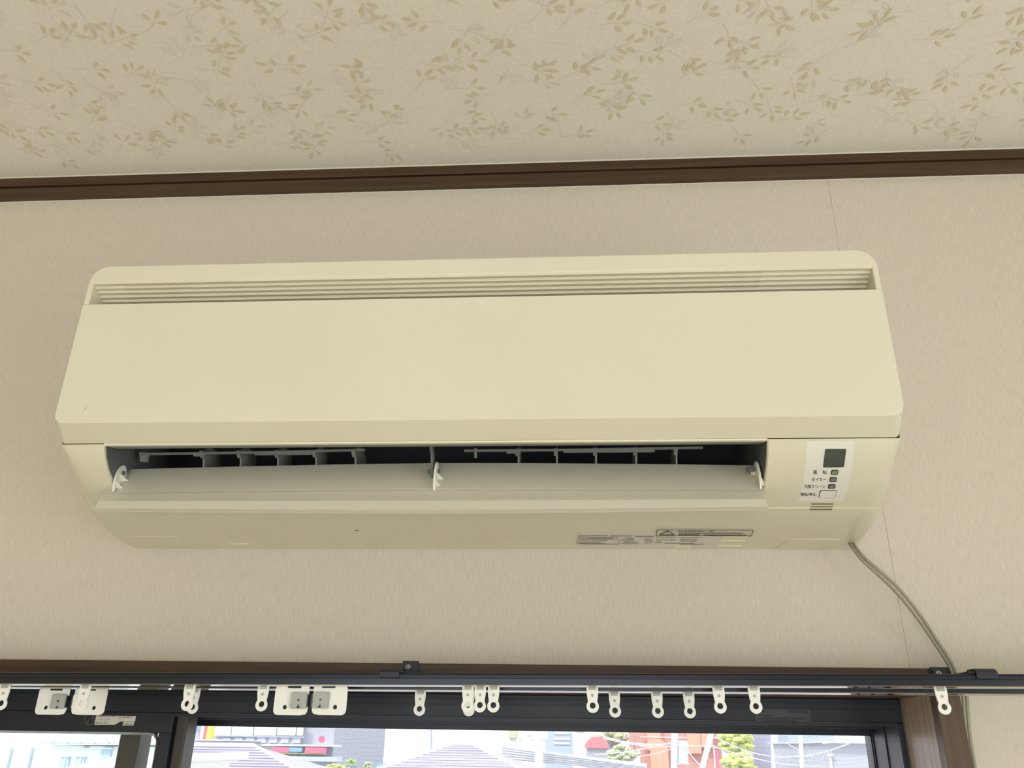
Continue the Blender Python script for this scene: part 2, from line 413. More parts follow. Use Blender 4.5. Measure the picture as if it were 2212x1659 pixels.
# stickers on the frame
def sticker_left():
    Y = .9925 - .0004
    P = lambda u, v: at(u, v, Y)
    q = [(208.5, 1542), (294.5, 1542), (291.5, 1558.5), (260, 1558.5), (248, 1565.5), (204, 1565.5)]
    mb = MB(); f = [P(*a) for a in q]; b = [(x, Y + .0003, z) for x, _, z in f]
    mb.loft(f, b)
    st = build('model_sticker', mb, M_label, sashL)
    f = [P(*a) for a in ((266, 1559.5), (290, 1559.5), (288.5, 1567), (264.5, 1567))]
    build('small_sticker', MB().loft(f, [(x, Y + .0003, z) for x, _, z in f]), M_label, sashL)
    mb = MB()
    def txt(s, u, v, u2, h, shear=.2):
        vs, fs = text_mesh(s, 1, shear); xm = max(a for a, _ in vs); ym = max(b for _, b in vs)
        x0, _, z0 = P(u, v); x1 = P(u2, v)[0]; z1 = P(u, v - h)[2]
        mb.add([(x0 + a / xm * (x1 - x0), Y - .0002, z0 + b / ym * (z1 - z0)) for a, b in vs], fs)
    txt('LLUS-6070', 255, 1551.5, 286, 6); txt('ノイスタ', 208, 1556.8, 237, 6); 
    for (a, b, v) in ((211, 252, 1547), (207, 221, 1561.5), (224, 235, 1561.5), (266.5, 288, 1564)):
        u = a
        while u < b:
            w = rnd.uniform(1.2, 2.6); x0, _, z0 = P(u, v + 1.6); x1, _, z1 = P(min(u + w, b), v - 1.4)
            mb.add([(x0, Y - .0002, z0), (x1, Y - .0002, z0), (x1, Y - .0002, z1), (x0, Y - .0002, z1)], [(0, 1, 2, 3)]); u += w + .9
    build('sticker_print', mb, M_ink, st, fix=False)
    # round mark beside it: two arcs and a jagged line
    mb = MB()
    def poly(uv, w=.00022):
        mb.tube([P(*a) for a in uv], w, 4)
    c = (193.5, 1554)
    arc = lambda a0, a1: [(c[0] + 10.3 * math.cos(math.radians(a)), c[1] - 11.5 * math.sin(math.radians(a))) for a in range(a0, a1 + 1, 12)]
    poly(arc(84, 264)); poly(arc(-84, 60))
    poly([(201.5, 1545), (199.5, 1551.5), (195.5, 1552), (193, 1556.5), (190, 1556), (190.5, 1561), (187.5, 1564)])
    build('round_mark', mb, M_ink2, sashL)
sticker_left()
def sticker_right():
    Y = .992 - .0004; P = lambda u, v: at(u, v, Y)
    f = [P(*a) for a in ((1631, 1531), (1754, 1531.5), (1757, 1564), (1632, 1563))]
    st = build('notice_sticker', MB().loft(f, [(x, Y + .0003, z) for x, _, z in f]), M_sticker_d, frame)
    mb = MB()
    for (a, b, v) in ((1639, 1668, 1545.5), (1639, 1738, 1551.5), (1647, 1722, 1557.5)):
        u = a
        while u < b:
            w = rnd.uniform(2, 5); x0, _, z0 = P(u, v + 1.7); x1, _, z1 = P(min(u + w, b), v - 1.5)
            mb.add([(x0, Y - .0002, z0), (x1, Y - .0002, z0), (x1, Y - .0002, z1), (x0, Y - .0002, z1)], [(0, 1, 2, 3)]); u += w + 1.2
    for q in (((1700, 1533.5), (1745, 1534), (1746, 1541.5), (1706, 1540)), ((1749, 1533), (1755, 1533), (1758, 1562), (1752, 1562)), ((1633, 1533), (1652, 1533), (1652, 1539), (1634, 1539))):
        mb.add([(a, Y - .0002, c) for a, _, c in (P(*k) for k in q)], [(0, 1, 2, 3)])
    build('sticker_print', mb, M_bracket, st, fix=False)
sticker_right()

# ------------------------------------------------------------------ air conditioner
AXL, AXR, AF = -.4925, .3048, .7145         # ends and front plane
ac = empty('air_conditioner', ((AXL + AXR) / 2, .905, .1995),
           'cream wall-mounted air conditioner with its outlet flap hanging open, above the window', 'air conditioner')
SEAM = .2637
prof_c = [(.7355, .2630), (.7395, .2555), (.7465, .2465), (.757, .2370), (.770, .2280), (.784, .2208), (.7975, .2152)]
prof_e = [(.7360, .2630), (.7425, .2582), (.7520, .2520), (.764, .2440), (.7805, .2325), (.7965, .2240), (.8110, .2178)]
prof_c2 = [(.7985, .2138), (.812, .2100), (.835, .2061), (.862, .2031), (.885, .2012), (.9085, .1995)]
prof_e2 = [(.8120, .2172), (.824, .2128), (.842, .2075), (.864, .2033), (.886, .2014), (.9085, .1995)]
def dense(pts, n=6):
    out = []
    P = [np.array(p) for p in pts]
    for i in range(len(P) - 1):
        p0, p1, p2, p3 = P[max(i - 1, 0)], P[i], P[i + 1], P[min(i + 2, len(P) - 1)]
        for k in range(n):
            t = k / n; out.append(.5 * (2 * p1 + (p2 - p0) * t + (2 * p0 - 5 * p1 + 4 * p2 - p3) * t * t + (3 * p1 - p0 - 3 * p2 + p3) * t ** 3))
    out.append(P[-1]); return out
DC1, DE1 = dense(prof_c), dense(prof_e); DC2, DE2 = dense(prof_c2), dense(prof_e2)
BODY = DC1 + DC2                            # full centre profile from seam to wall
BL = [0.0]
for i in range(1, len(BODY)): BL.append(BL[-1] + float(np.hypot(*(BODY[i] - BODY[i - 1]))))
def body_s(s, off=0.0):
    s = min(max(s, 0), BL[-1]); i = max(1, next((k for k in range(len(BL)) if BL[k] >= s), len(BL) - 1))
    t = (s - BL[i - 1]) / (BL[i] - BL[i - 1]); p = BODY[i - 1] * (1 - t) + BODY[i] * t
    d = (BODY[min(i + 1, len(BODY) - 1)] - BODY[max(i - 2, 0)]); d /= np.hypot(*d)
    nrm = np.array([d[1], -d[0]])           # outward: towards the room and down
    return p + nrm * off
def body_at(u, v):                          # (x, s) of the lower shell seen at a pixel
    a, b = ray(u, v); R = [p[1] / p[0] for p in BODY]
    for i in range(1, len(R)):
        if R[i] <= b:
            t = (R[i - 1] - b) / (R[i - 1] - R[i]); y = BODY[i - 1][0] * (1 - t) + BODY[i][0] * t
            return a * y, BL[i - 1] + t * (BL[i] - BL[i - 1])
    return a * BODY[-1][0], BL[-1]
def on_body(x, s, off=0.0):
    p = body_s(s, off); return (x, p[0], p[1])

OX0, OX1 = -.4497, .1855                    # outlet opening
S_LEDGE = BL[len(DC1) - 1]
RND = .024
def wend(x):
    d = min(x - AXL, AXR - x)
    return 0.0 if d >= RND else 1 - math.sqrt(max(0, 1 - (1 - d / RND) ** 2))
xs = sorted(set([AXL + RND * k / 9 for k in range(10)] + [AXR - RND * k / 9 for k in range(10)] + [OX0, OX1] + [.2640, .2652] + list(np.linspace(AXL + RND, AXR - RND, 9))))
def shell(DC, DE, skip=None):
    rows = []
    for x in xs:
        w = wend(x); rows.append([(x, *(DC[i] * (1 - w) + DE[i] * w)) for i in range(len(DC))])
    return rows
r1, r2 = shell(DC1, DE1), shell(DC2, DE2)
for i, x in enumerate(xs):                  # no ledge right of the control cover
    if x > .2641: r2[i][0] = r1[i][-1]
mb = MB()
iskip = 34                                  # opening runs from the seam to this profile sample
mb.grid(r1, skip=lambda i, j: j < iskip and xs[i] >= OX0 - 1e-6 and xs[i + 1] <= OX1 + 1e-6)
mb.grid(r2)
for i in range(len(xs) - 1):                # the small ledge between upper and lower shell
    mb.add([r1[i][-1], r1[i + 1][-1], r2[i + 1][0], r2[i][0]], [(0, 1, 2, 3)])
TOPZ = .4075
for sx, rr1, rr2 in ((AXL, r1[0], r2[0]), (AXR, r1[-1], r2[-1])):     # end cheeks
    poly = rr1 + rr2 + [(sx, .9085, TOPZ), (sx, .7360, TOPZ)]
    mb.add(poly, [tuple(range(len(poly)))])
mb.add([(AXL, .9085, .1995), (AXR, .9085, .1995), (AXR, .9085, TOPZ), (AXL, .9085, TOPZ)], [(0, 1, 2, 3)])
# returns around the outlet opening
for X, sg in ((OX0, 1), (OX1, -1)):
    e = [(X, p[0], p[1]) for p in DC1[:iskip + 1]]
    e2 = [(X + sg * .0004, p[0] + .0042 * .6, p[1] + .0042) for p in DC1[:iskip + 1]]
    mb.grid([e, e2])
e = [(OX0, *DC1[iskip]), (OX1, *DC1[iskip])]; mb.grid([e, [(x, y + .003, z + .004) for x, y, z in e]])
casing = build('casing', mb, M_gloss, ac, smooth=28)

mb = MB().tube([on_body(x, S_LEDGE, .0006) for x in np.linspace(AXL + RND, .2638, 3)], .0007, 8)  # pale bead added to draw the highlight line along the ledge
build('ledge_highlight', mb, M_pale, ac, smooth=60)

# cover beside the outlet that carries the controls, and its plate
def patch(name, x0, x1, s0, s1, off, m, parent, thick=None, n=14, nx=2, **kw):
    mb = MB(); ss = np.linspace(s0, s1, n); X = np.linspace(x0, x1, nx)
    top = [[on_body(x, s, off) for s in ss] for x in X]
    mb.grid(top)
    per = [top[0][j] for j in range(n)] + [top[i][-1] for i in range(1, nx)] + [top[-1][j] for j in range(n - 2, -1, -1)] + [top[i][0] for i in range(nx - 2, 0, -1)]
    th = thick or off + .0004
    low = []
    for i in range(nx): pass
    base = [[on_body(x, s, off - th) for s in ss] for x in X]
    pb = [base[0][j] for j in range(n)] + [base[i][-1] for i in range(1, nx)] + [base[-1][j] for j in range(n - 2, -1, -1)] + [base[i][0] for i in range(nx - 2, 0, -1)]
    k = len(per); mb.add(per + pb, [(i, (i + 1) % k, k + (i + 1) % k, k + i) for i in range(k)])
    return build(name, mb, m, parent, smooth=30, **kw)
cx1 = .2640
cover = patch('control_cover', OX1 + .0008, cx1, .0004, S_LEDGE - .0006, .0009, M_gloss, ac, n=30)
px0, s_a = body_at(1741, 953); px1, _ = body_at(1845, 953); _, s_b = body_at(1722, 1081)
plate = patch('control_plate', px0, px1 - .0005, s_a, s_b, .0011, M_plate, ac, n=24)
def body_poly(mb, uv, off, mi=0, sub=3):
    """flat polygon given by pixels, laid on the shell"""
    pts = []
    for i in range(len(uv)):
        a, b = uv[i], uv[(i + 1) % len(uv)]
        for k in range(sub): pts.append((a[0] + (b[0] - a[0]) * k / sub, a[1] + (b[1] - a[1]) * k / sub))
    q = [on_body(*body_at(*p), off) for p in pts]
    mb.add(q, [tuple(range(len(q)))], mi); return q
def body_block(name, quad, off, m, parent, r=.22, th=.0006):
    """small rounded block that follows the shell: quad of pixels TL, TR, BR, BL"""
    (a, b, c, d) = [np.array(q, float) for q in quad]
    asp = np.hypot(*(b - a)) / np.hypot(*(d - a)); rx = r / max(asp, 1e-6) if asp > 1 else r; ry = r if asp > 1 else r * asp
    ts = sorted(set([ry * (1 - math.cos(math.pi / 2 * k / 4)) for k in range(5)] + [1 - ry * (1 - math.cos(math.pi / 2 * k / 4)) for k in range(5)] + list(np.linspace(ry, 1 - ry, 7))))
    def inset(t):
        q = min(t, 1 - t)
        return 0 if q >= ry else rx * (1 - math.sqrt(max(0, 1 - (1 - q / ry) ** 2)))
    rows, low = [], []
    for t in ts:
        e = inset(t); R_, L_ = [], []
        for x in (e, .5, 1 - e):
            p = (1 - t) * ((1 - x) * a + x * b) + t * ((1 - x) * d + x * c); q = body_at(*p)
            R_.append(on_body(*q, off)); L_.append(on_body(*q, off - th))
        rows.append(R_); low.append(L_)
    mb = MB().grid(rows)
    n = len(rows); per = lambda G: [G[i][0] for i in range(n)] + [G[-1][1]] + [G[i][2] for i in range(n - 1, -1, -1)] + [G[0][1]]
    A, B = per(rows), per(low); k = len(A)
    mb.add(A + B, [(i, (i + 1) % k, k + (i + 1) % k, k + i) for i in range(k)])
    return build(name, mb, m, parent, smooth=30)
body_block('receiver_window', ((1782, 969), (1827, 969), (1822, 1007.5), (1777, 1008)), .0016, M_receiver, plate, .06)
for nm, q, m in (('operation_lamp', ((1796, 1014.5), (1809.5, 1014.5), (1808, 1023), (1794.5, 1023)), M_lens_g),
                 ('timer_lamp', ((1793, 1030), (1806.5, 1030), (1805, 1038), (1791.5, 1038)), M_lens),
                 ('clean_lamp', ((1790, 1045), (1803.5, 1045), (1802, 1052.5), (1788.5, 1052.5)), M_lens)):
    (a, b, c, d) = [np.array(k, float) for k in q]; g = 1.1
    rim = body_block('lamp_rim', (a + (-g, -g), b + (g, -g), c + (g, g), d + (-g, g)), .0015, M_ink, plate, .3)
    body_block(nm, (a + (.6, .6), b + (-.6, .6), c + (-.6, -.6), d + (.6, -.6)), .0019, m, rim, .3)
rim = body_block('button_rim', ((1771, 1057), (1807.5, 1057), (1803.5, 1073), (1767, 1073)), .0015, M_ink, plate, .22)
body_block('power_button', ((1772, 1058), (1806.3, 1058), (1802.5, 1072), (1768.3, 1072)), .0019, M_plate, rim, .2)
def body_text(mb, body, u0, v0, u1, h, off, shear=0.0, bold=.0):
    vs, fs = text_mesh(body, 1, shear, bold); x0 = min(a for a, _ in vs); xm = max(a for a, _ in vs); y0 = min(b for _, b in vs); ym = max(b for _, b in vs)
    k = len(mb.v)
    mb.add([on_body(*body_at(u0 + (a - x0) / (xm - x0) * (u1 - u0), v0 - (b - y0) / (ym - y0) * h), off) for a, b in vs], fs)
mb = MB()
body_text(mb, '運', 1755, 1023, 1765, 8.6, .00125, -.15, .01); body_text(mb, '転', 1776, 1023, 1786.5, 8.6, .00125, -.15, .01)
body_text(mb, 'タイマー', 1752.5, 1038, 1784, 7.8, .00125, -.15, .02); body_text(mb, '内部クリーン', 1737, 1053, 1781.5, 8, .00125, -.15, .01)
body_text(mb, '運転/停止', 1728, 1069, 1763, 6.4, .00125, -.15, .015)
o = build('plate_lettering', mb, M_ink, plate, fix=False)
for v in (1086.8, 1093, 1099):
    k = (1093 - v) * .25
    body_block('speaker_slit', ((1750.5 + k, v - 1.1), (1798.5 + k, v - 1.1), (1798 + k, v + 1.1), (1750 + k, v + 1.1)), .0012, M_slit, cover, .4, .0005)

# top cover with the sunken intake grille
GX0, GX1, GZ1 = AXL + .0058, AXR - .0056, .4335
mb = MB()
o1 = rounded(AXL, TOPZ, AXR, .4525, (0, 0, .020, .020))
def upper_outline(y, inset=0):
    return None
# top strip, end strips
mb = MB()
top = [(AXL, TOPZ)] + [(GX0, TOPZ), (GX0, GZ1), (GX1, GZ1), (GX1, TOPZ)] + [(AXR, TOPZ)]
arc = rounded(AXL, TOPZ, AXR, .4525, (0, 0, .020, .020), 8)
arc = [p for p in arc if p[1] > TOPZ + 1e-6]
mb.prism(top + arc, AF, .9085, 'y')
top_cover = build('top_cover', mb, M_cream, ac, bevel=.0014, seg=2)
# sloping triangular end caps are the inner faces of the end strips; behind them a solid backing at both ends
nr, st, dy = 7, .00245, .0051              # steps of the sunken grille: small drop, long run inwards
for k in range(nr):
    z1 = GZ1 - k * st; y0 = AF + .0004 + k * dy
    build('grille_rib', MB().box((GX0, y0, z1 - st), (GX1, y0 + .0020, z1 + .0008)), M_cream, ac, bevel=.0004)
dx0, dx1 = -.4563, .1932
def soffits(a, b, lift_):
    mb = MB()
    for k in range(nr):
        z1 = GZ1 - (k + 1) * st; y0 = AF + .0004 + k * dy
        mb.box((a, y0 + .0020, z1 + lift_), (b, y0 + dy, z1 + lift_ + .0006))
    return mb
for a, b in ((GX0, dx0), (dx1, GX1)):
    o = build('grille_blank', soffits(a, b, .0002), M_cream, ac); o['kind'] = 'stuff'
o = build('intake_net', soffits(dx0, dx1, .0007), M_net, ac); o['kind'] = 'stuff'
build('intake_filter', MB().box((GX0, AF + .042, TOPZ - .012), (GX1, AF + .046, GZ1 + .004)), M_filter, ac)
build('grille_floor', MB().box((GX0, AF + .004, TOPZ - .016), (GX1, .735, TOPZ - .010)), M_cream, ac)

# front panel: flat face with rounded lower corners and a bevelled lower edge
def panel():
    mb = MB()
    f = rounded(AXL, .2772, AXR, TOPZ - .0003, (.010, .012, .0005, .0005), 6)
    b = rounded(AXL + .0006, SEAM - .0002, AXR - .0006, TOPZ - .0003, (.003, .004, .0005, .0005), 6)
    A = [(x, AF, z) for x, z in f]; B = [(x, .7356, z) for x, z in b]
    mb.loft(A, B)
    return build('front_panel', mb, M_cream, ac, bevel=.0011, seg=3, smooth=30)
pan = panel()
# embossed maker's mark, lower left of the panel
def emboss():
    P = lambda u, v: at(u, v, AF)
    mb = MB()
    def raised(pts, h=.00012):
        mb.loft([(x, AF - h, z) for x, _, z in pts], [(x, AF + .0004, z) for x, _, z in pts])
    raised([P(*q) for q in ((177, 867.5), (189, 868.5), (176.5, 893))])
    raised([P(*q) for q in ((192, 871), (197, 873), (181, 886), (178.5, 892))])
    vs, fs = text_mesh('DAIKIN', 1, .25, .02); xm = max(a for a, _ in vs); ym = max(b for _, b in vs)
    x0, _, z0 = P(197, 886.5); x1 = P(285, 884)[0]; z1 = P(197, 871)[2]
    q = [(x0 + a / xm * (x1 - x0), AF - .00016, z0 + b / ym * (z1 - z0)) for a, b in vs]
    mb.add(q, fs)
    # walls of the raised letters
    edges = {}
    for f in fs:
        for i in range(len(f)):
            e = (f[i], f[(i + 1) % len(f)]); edges[tuple(sorted(e))] = edges.get(tuple(sorted(e)), 0) + 1
    for (i, j), c in edges.items():
        if c == 1: mb.add([q[i], q[j], (q[j][0], AF + .0003, q[j][2]), (q[i][0], AF + .0003, q[i][2])], [(0, 1, 2, 3)])
    build('embossed_lettering', mb, M_cream, pan, fix=False)
emboss()

# outlet duct: cheeks, roof, back
DX0, DX1 = OX0 + .0012, OX1 - .0012
for X in (DX0, DX1):
    poly = [(.7385, .2628), (.758, .2672), (.800, .2925), (.866, .316), (.878, .285), (.856, .246), (.818, .224), (.800, .217), (.776, .2280), (.7535, .2425), (.7435, .2530)]
    build('duct_cheek', MB().add([(X, y, z) for y, z in poly], [tuple(range(len(poly)))]), M_dark, ac)
mb = MB()
sec = [(.7560, .2655), (.800, .290), (.862, .312), (.872, .285), (.850, .250), (.815, .226), (.800, .2185)]
mb.grid([[(DX0, y, z) for y, z in sec], [(DX1, y, z) for y, z in sec]])
build('duct', mb, M_cav, ac, smooth=60)
build('duct_lip', MB().prism([(.7370, .2640), (.7380, .2612), (.7480, .2632), (.7565, .2655), (.7565, .2690)], DX0 + .003, DX1 - .0005), M_grey, ac, smooth=50)
build('panel_edge_highlight', MB().prism([(.7355, .2636), (.7362, .2622), (.7385, .2618), (.7385, .2642)], OX0, OX1), M_pale, ac)  # pale strip paints the highlight on the panel's lower edge
# vertical vanes on two linking bars
def vane(u):
    a, b = ray(u, 1000); x = a * .795
    side = [(.7905, .2735), (.7965, .2790), (.8060, .2830), (.8200, .2850), (.8350, .2800), (.8350, .2380), (.8020, .2400), (.7985, .2480), (.7970, .2560), (.7955, .2630), (.7925, .2690)]
    mb = MB().prism(side, x - .0009, x + .0009)
    mb.prism([(.7870, .2735), (.7878, .2700), (.7930, .2672), (.7985, .2720), (.7985, .2790), (.7930, .2765)], x - .0030, x + .0008)
    v = build('vane', mb, M_vane, ac, bevel=.0004)
for u in (439, 519, 600, 682, 767, 1120, 1203, 1288, 1375, 1462): vane(u)
def link(u0, v0, u1, v1, tab):
    Y = .788; a = at(u0, v0, Y); b = at(u1, v1, Y); mb = MB()
    mb.tube([a, tuple((np.array(a) + np.array(b)) / 2 + np.array((0, 0, -.0006))), b], .0014, 6, ry=.0024)
    for t in ((.22, .27), (.5, .76)) if tab == 'left' else ((.18, .24), (.42, .80)):
        p = np.array(a) * (1 - t[0]) + np.array(b) * t[0]; q = np.array(a) * (1 - t[1]) + np.array(b) * t[1]
        mb.box((p[0], Y - .0018, p[2] - .0034), (q[0], Y + .001, p[2] - .0005))
    o = build('vane_link', mb, M_vane, ac, smooth=40)
    if tab == 'left':
        f = [at(*q, Y - .002) for q in ((300, 976), (320, 977), (317, 997), (302, 996))]
        build('link_tab', MB().loft(f, [(x, Y + .002, z) for x, _, z in f]), M_vane, o, bevel=.0005)
    else:
        f = at(1027, 969, Y - .002); g = at(1027.5, 989, Y - .002)
        build('link_pin', MB().tube([f, g], .0016, 8), M_vane, o)
link(318, 981, 788, 972, 'left'); link(1003, 974, 1518, 967, 'right')

# outlet flap: a long bowed blade with three hinge fins
FL0, FL1 = -.4555, .1835
fsec = [(.7530, .2026), (.7542, .2040), (.7552, .2085), (.7560, .2118), (.7590, .2156), (.7628, .2206), (.7634, .2213), (.7645, .2219), (.7652, .2228), (.7770, .2394), (.7900, .2550)]
def flap():
    mb = MB(); rows = []
    X = np.linspace(FL0, FL1, 41)
    for x in X:
        t = (x - (FL0 + FL1) / 2 - .01) / ((FL1 - FL0) / 2); bow = max(0, 1 - abs(t) ** 1.5)
        e = abs((x - (FL0 + FL1) / 2) / ((FL1 - FL0) / 2))
        cut = .0 if e < .985 else .004
        F = []
        for i, (y, z) in enumerate(fsec):
            k = i / (len(fsec) - 1)
            F.append((x, y + .0004 * bow, z + bow * (-.0028 * (1 - k) + .0047 * k)))
        n = np.array([.80, -.60])
        B = [(px, py + .0026 * n[0], pz + .0026 * n[1]) for px, py, pz in reversed(F)]
        rows.append(F + B + [F[0]])
    mb.grid(rows)
    n = len(rows[0]) - 1
    for r_ in (rows[0], rows[-1]): mb.add(r_[:n], [tuple(range(n))])
    return build('outlet_flap', mb, M_flap, ac, smooth=11)
flp = flap()
def flap_marks():
    mb = MB()
    def pt(u, v):
        a, b = ray(u, v); y = (.2228 - .7652 * 1.2984) / (b - 1.2984); return (a * y - 0, y - .0003, b * y + .0004)
    for (u0, v0, u1, v1) in ((1484, 1032, 1487, 1036), (1488, 1031, 1488.5, 1037), (1497, 1033, 1501, 1033.5), (1498, 1036, 1502, 1036.5), (1509, 1032, 1512, 1036), (1513, 1032, 1511, 1036),
                             (1519, 1032, 1523, 1032.5), (1520, 1034.5, 1523, 1035), (1519, 1037, 1524, 1037.3), (1448, 1047, 1452, 1046), (1456, 1046, 1464, 1046.2), (1503, 1046.5, 1510, 1046)):
        mb.tube([pt(u0, v0), pt(u1, v1)], .00025, 5)
    o = build('moulded_marking', mb, M_flap, flp); o['kind'] = 'stuff'
flap_marks()
def fin(xc, big=0.0):
    side = [(.7640, .2235), (.7622, .2300), (.7625, .2380), (.7645, .2450), (.7680, .2505 + big), (.7720, .2535 + big), (.7755, .2535 + big), (.7785, .2505), (.7805, .2460), (.7790, .2415)]
    mb = MB().prism(side, xc - .0012, xc + .0012)
    for (y, z, l) in ((.7712, .2395, .0075), (.7662, .2310, .0060)):      # two slim webs from fin to blade
        a, b, c = (xc + .001, y - .0045, z + .0030), (xc + .001, y + .0030, z - .0030), (xc + l, y + .0030, z - .0026)
        up = lambda p: (p[0], p[1] + .0010, p[2] + .0013)
        mb.add([a, b, c, up(a), up(b), up(c)], [(0, 1, 2), (5, 4, 3), (0, 2, 5, 3), (1, 4, 5, 2), (0, 3, 4, 1)])
    o = build('hinge_fin', mb, M_white, flp, bevel=.0004)
    build('hinge_pin', MB().tube([(xc - .009, .7725, .2455), (xc + .0030, .7725, .2455)], .0021, 10), M_dark, ac)
fin(-.4470)
xc = ray(942, 1030)[0] * .772
fin(xc, .0015); fin(.1815)
# centre hanger arm
mb = MB().prism([(.752, .2660), (.766, .2700), (.7745, .262), (.7790, .248), (.7765, .2395), (.7705, .2395), (.7675, .248), (.7625, .259)], xc - .0052, xc - .0026)
build('hanger_arm', mb, M_dark, ac, bevel=.0005)
# screws of the hinge blocks at both ends of the duct
build('hinge_block', MB().box((DX1 - .0085, .7735, .2400), (DX1 - .0006, .7815, .2480)), M_flap, ac, bevel=.0008)

# labels, covers and marks under the unit
def strokes(mb, rows, off, h=1.0):
    for (a, b, v, slope) in rows:
        u = a
        while u < b - .5:
            w = min(rnd.uniform(1.5, 4.5), b - u)
            vv = v + slope * (u - a)
            body_poly(mb, ((u, vv - h), (u + w, vv - h), (u + w, vv + h), (u, vv + h)), off, 0, 1); u += w + rnd.uniform(.7, 1.6)
def label_patch(name, uv, off, m, parent):
    mb = MB(); t = [on_body(*body_at(*p), off) for p in uv]; l = [on_body(*body_at(*p), off - .0005) for p in uv]
    # split into a fan strip so that it follows the shell
    mb.loft(t, l); return build(name, mb, m, parent)
spec = label_patch('rating_label', ((1251, 1152.5), (1395, 1151.8), (1420, 1152), (1420, 1157), (1564, 1158.5), (1550, 1177.5), (1400, 1176.8), (1244, 1175.5)), .0007, M_label, casing)
mb = MB()
strokes(mb, [(1249, 1313, 1155.3, 0), (1320, 1364, 1156, 0), (1249, 1274, 1158.7, 0), (1275, 1335, 1159, 0), (1275, 1324, 1161.5, 0),
             (1252, 1272, 1165, 0), (1279, 1312, 1166.2, 0), (1252, 1298, 1169.7, 0), (1252, 1310, 1172.3, 0),
             (1351, 1369, 1160.5, 0), (1344, 1369, 1163.6, 0), (1343, 1369, 1166.7, 0), (1349, 1379, 1169.8, 0), (1343, 1378, 1172.6, 0),
             (1373, 1413, 1157.2, 0), (1390, 1409, 1163, 0), (1392, 1411, 1167, 0), (1392, 1409, 1171, 0),
             (1418, 1462, 1158.3, 0), (1466, 1517, 1159, 0), (1418, 1440, 1164.5, 0), (1447, 1460, 1164.5, 0), (1416, 1430, 1169.5, 0),
             (1436, 1500, 1172.2, 0), (1470, 1522, 1174.3, 0)], .0010, .75)
build('label_print', mb, M_ink2, spec, fix=False)
mb = MB()
def frame_line(quad, w=.7):
    for i in range(4):
        a, b = np.array(quad[i], float), np.array(quad[(i + 1) % 4], float); d = b - a; n = np.array((-d[1], d[0])) / np.hypot(*d) * w
        body_poly(mb, (a - n, b - n, b + n, a + n), .0010, 0, 4)
frame_line(((1249, 1162.5), (1338, 1163.5), (1336.5, 1174), (1247.5, 1173.3)), .45)
build('label_box', mb, M_ink2, spec, fix=False); mb = MB()
frame_line(((1472, 1163.5), (1505, 1163.5), (1502, 1167.5), (1470, 1167.3)), .6)
build('label_box', mb, M_ink2, spec, fix=False)
warn = label_patch('warning_label', ((1421, 1142.2), (1625, 1143.2), (1628.5, 1144.5), (1624, 1154), (1620, 1156), (1500, 1155), (1416.5, 1153.5)), .0008, M_label2, casing)
mb = MB()
frame_line(((1420, 1142.5), (1628, 1143.6), (1623, 1156), (1417, 1154.5)), .55)
for a, b, w in (((1425.5, 1153.2), (1442.5, 1144.2), .8), ((1442.5, 1144.2), (1456.5, 1153.5), .8), ((1425.5, 1153.4), (1456.5, 1153.7), .6)):
    a, b = np.array(a), np.array(b); d = b - a; n = np.array((-d[1], d[0])) / np.hypot(*d) * w
    body_poly(mb, (a - n, b - n, b + n, a + n), .00105, 0, 3)
body_poly(mb, ((1440.5, 1146.8), (1443.2, 1146.8), (1442, 1150.2), (1441.2, 1150.2)), .00105); body_poly(mb, ((1441, 1151), (1442.2, 1151), (1442.1, 1152.2), (1441, 1152.2)), .00105)
strokes(mb, [(1466, 1523, 1145.6, 0), (1531, 1542, 1145.8, 0), (1466, 1605, 1149.8, 0), (1466, 1512, 1153.2, 0), (1520, 1612, 1153.8, 0)], .00105, .9)
build('label_print', mb, M_ink, warn, fix=False)
for v, a, b in ((1159.8, 1563, 1616), (1167.6, 1558, 1610), (1178.8, 1550, 1602)):
    body_block('drain_ridge', ((a, v - .8), (b, v - .8), (b - .5, v + .8), (a - .5, v + .8)), .0007, M_pale, casing, .3)
body_block('bottom_tab', ((1455, 1178), (1494, 1178.3), (1492, 1183), (1452, 1182.5)), .0007, M_pale, casing, .1)
body_block('bottom_tab', ((497, 1172.5), (538, 1173.5), (536, 1177.5), (495, 1176.5)), .0007, M_pale, casing, .1)
body_block('screw_cover', ((1706, 1164), (1816, 1164), (1800, 1185.5), (1674, 1185.5)), .0006, M_gloss, casing, .18)
body_block('screw_cover', ((276, 1158.5), (380, 1157.5), (402, 1178), (300, 1178.5)), .0005, M_gloss, casing, .16)
mb = MB(); body_poly(mb, ((767, 1145.2), (775, 1145), (775, 1146.3), (767, 1146.5)), .0002); build('scuff_mark', mb, M_ink, casing, fix=False)

# ------------------------------------------------------------------ grey flat twin cable from the unit to the casing
path_uv = [(1838, 1172, .890), (1846, 1184, .880), (1860, 1202, .874), (1880, 1221, .872), (1903, 1241, .872), (1935, 1271, .873), (1965, 1306, .876), (1992, 1342, .880), (2016, 1378, .885), (2036, 1408, .889), (2052, 1434, .891), (2062, 1456, .892)]
pts = [at(*p) for p in path_uv] + [(.3878, .8955, .055), (.3868, .900, .030), (.3864, .9035, .0), (.3864, .9045, -.10), (.3864, .9045, -.5), (.3864, .9045, -1.2), (.3864, .9045, -1.70)]
P = [np.array(p) for p in pts]; dp = []
for i in range(len(P) - 1):
    p0, p1, p2, p3 = P[max(i - 1, 0)], P[i], P[i + 1], P[min(i + 2, len(P) - 1)]
    for k in range(4):
        t = k / 4; dp.append(.5 * (2 * p1 + (p2 - p0) * t + (2 * p0 - 5 * p1 + 4 * p2 - p3) * t * t + (3 * p1 - p0 - 3 * p2 + p3) * t ** 3))
dp.append(P[-1])
